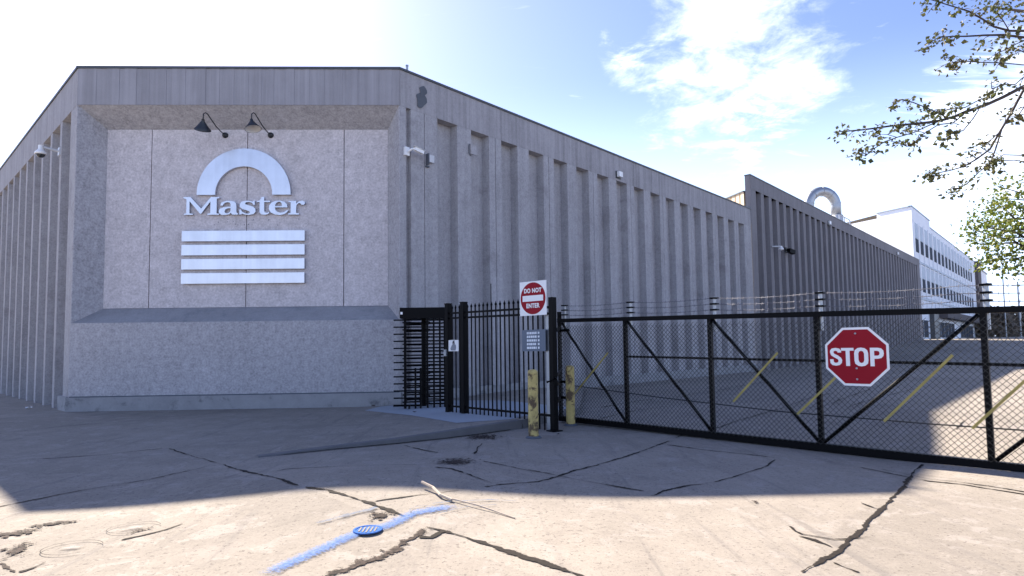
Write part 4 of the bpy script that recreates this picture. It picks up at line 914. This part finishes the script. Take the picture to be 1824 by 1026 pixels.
# low white wall and poles at the far end of the yard
t = thing('barrier_wall', 'low white concrete barrier across the far end of the yard', 'wall', (105, 118, 1.6))
w = MB(); w.bar((98.5, 112, 2.0), (140, 122, 2.0), .4, .9); w.build('wall', m_white, t)
w = MB(); w.bar((98.5, 112, 2.48), (140, 122, 2.48), .5, .06); w.build('coping', m_offwhite, t)
def pole(x, y, h, label, r=.16):
    t = thing('utility_pole', label, 'utility pole', (x, y, 1.6), 'utility poles at the far end of the yard')
    w = MB(); w.tube([(x, y, 1.6), (x, y, h)], [r, r*.7], 8); w.build('pole', m_gal, t)
    w = MB(); w.bar((x-.9, y+.3, h-.7), (x+.9, y-.3, h-.7), .1, .12); w.build('crossarm', m_bark, t)
    w = MB(); w.tube([(x, y, 5.5), (x, y, 6.5)], r*1.4, 8); w.build('transformer_band', m_gal, t)
pole(96.5, 107, 12.2, 'pale utility pole in front of the brown trees')
pole(107.0, 115, 11.2, 'thinner utility pole standing nearer the right edge', .10)
# ------------------------------------------------------------------ trees
def leaves(mb, p, n, spread, size, droop=.3):
    for _ in range(n):
        c = Vector(p)+Vector((random.gauss(0, spread), random.gauss(0, spread), random.gauss(0, spread*.8)-droop*spread))
        s = size*random.uniform(.6, 1.3); a = random.uniform(0, 6.28); el = random.uniform(-1.2, .5)
        d = Vector((math.cos(a)*math.cos(el), math.sin(a)*math.cos(el), math.sin(el))); q = d.orthogonal().normalized()
        q = (Matrix.Rotation(random.uniform(0, 6.28), 3, d) @ q); u = d.cross(q)*.15*s
        mb.add([c, c+d*s*.35+q*s*.38+u, c+d*s, c+d*s*.35-q*s*.38+u, c+d*s*.5-u*.4], [(0, 1, 4), (1, 2, 4), (2, 3, 4), (3, 0, 4)])
tr = thing('street_tree', 'near tree reaching in from the right edge with long thin branches of small curled leaves', 'tree', (11.6, 10.2, 0))
lf = MB(); limb = MB()
for bi, (r, P_) in enumerate(BRANCH):
    ph = random.uniform(0, 6); P3 = [Vector(p) for p in P_]
    # give each branch depth of its own along the line of growth
    n = len(P3); rs = [max(.008, r*.72*(1-.72*i/(n-1))) for i in range(n)]
    limb.tube(P3, rs, 6)
    for i in range(n):
        if i == 0 and r > .02: continue
        t_ = i/(n-1)
        for k in range(2):
            if random.random() < .35+.5*t_:
                b = P3[i].lerp(P3[min(i+1, n-1)], random.random())
                e = b+Vector((random.uniform(-.22, .08), random.uniform(-.2, .2), random.uniform(-.13, .13)))
                limb.tube([b, b.lerp(e, .5)+Vector((0, 0, .02)), e], [.006, .005, .003], 4)
                leaves(lf, e, random.randint(3, 8), .055, .075); leaves(lf, b.lerp(e, .6), random.randint(1, 4), .05, .06)
        if t_ > .7: leaves(lf, P3[i], 10, .07, .085)
trunk = MB()
T = Vector((11.6, 10.2, 0))
trunk.tube([T, T+Vector((-.05, 0, 1.4)), T+Vector((-.15, -.05, 3)), T+Vector((-.3, -.1, 4.6)), T+Vector((-.1, .1, 6.6)), T+Vector((.1, .3, 8.8))], [.30, .24, .21, .18, .12, .05], 10)
for a, zz0 in ((BRANCH[0], 4.2), (BRANCH[6], 4.4), (BRANCH[8], 5.4), (BRANCH[9], 5.5), (BRANCH[11], 5.0), (BRANCH[14], 3.9)):
    p = Vector(a[1][0]); b = T+Vector((-.25, -.08, zz0)); trunk.tube([b, b.lerp(p, .45)+Vector((0, 0, .25)), p], [.075, .05, a[0]*.55], 7)
for a, h in ((.4, 7.2), (2.0, 7.8), (3.6, 8.2), (5.2, 7.4), (1.2, 8.6), (0, 6.4)):
    e = T+Vector((2.2*math.cos(a), 2.2*math.sin(a), h+.8)); b = T+Vector((0, .15, h-1.2)); trunk.tube([b, b.lerp(e, .5)+Vector((0, 0, .3)), e], [.06, .04, .012], 6)
    for k in range(60): leaves(lf, b.lerp(e, random.uniform(.35, 1.15))+Vector((random.gauss(0, .4), random.gauss(0, .4), random.gauss(0, .35))), 5, .12, .08)
trunk.build('trunk', m_bark, tr); limb.build('branches', m_bark, tr); lf.build('leaves', m_leaf1, tr)
def tree(name, label, base, crown, rad, nclump, per, lsize, m, group=None, rt=.22, spread=.3, keep=None):
    t = thing(name, label, 'tree', base, group); B0 = Vector(base); Cc = Vector(crown); tm = MB(); lm = MB()
    tm.tube([B0, B0.lerp(Cc, .5)+Vector((random.uniform(-.2, .2), 0, 0)), Cc+Vector((0, 0, rad[2]*.4))], [rt, rt*.75, rt*.25], 8)
    for i in range(nclump):
        while True:
            d = Vector((random.uniform(-1, 1), random.uniform(-1, 1), random.uniform(-1, 1)))
            if .15 < d.length < 1: break
        d = d*(d.length**-.35); p = Cc+Vector((d.x*rad[0], d.y*rad[1], d.z*rad[2]))
        if i % 3 == 0:
            b = B0.lerp(Cc, random.uniform(.6, 1.1)); tm.tube([b, b.lerp(p, .5)+Vector((0, 0, .15*rad[2])), p], [rt*.22, rt*.14, rt*.05], 5)
        leaves(lm, p, per, spread, lsize)
    tm.build('trunk', m_bark, t); lm.build('crown', m, t); return t
tree('leafy_tree', 'bushy yellow-green tree at the right edge behind the near branches', (24.6, 25.5, 0), (25.0, 25.5, 6.6), (3.3, 3.0, 2.5), 175, 26, .19, m_leaf2, None, .25, .34)
for i, (x, y, h, r_, lab) in enumerate(((92.5, 109, 4.5, 3.2, 'brown tree at the end of the yard, left of the pale pole'), (99.5, 112, 4.6, 3.6, 'dark brown tree right behind the pale utility pole'), (108., 116, 4.0, 3.3, 'grey-green tree at the far right of the yard'))):
    tree('distant_tree', lab, (x, y, 1.6), (x, y, h), (r_, r_, 3.2), 110, 16, .75, m_leaf3, 'brown trees at the end of the yard', .25, .6)
for o in list(bpy.data.objects):
    if '_o' in o: del o['_o']
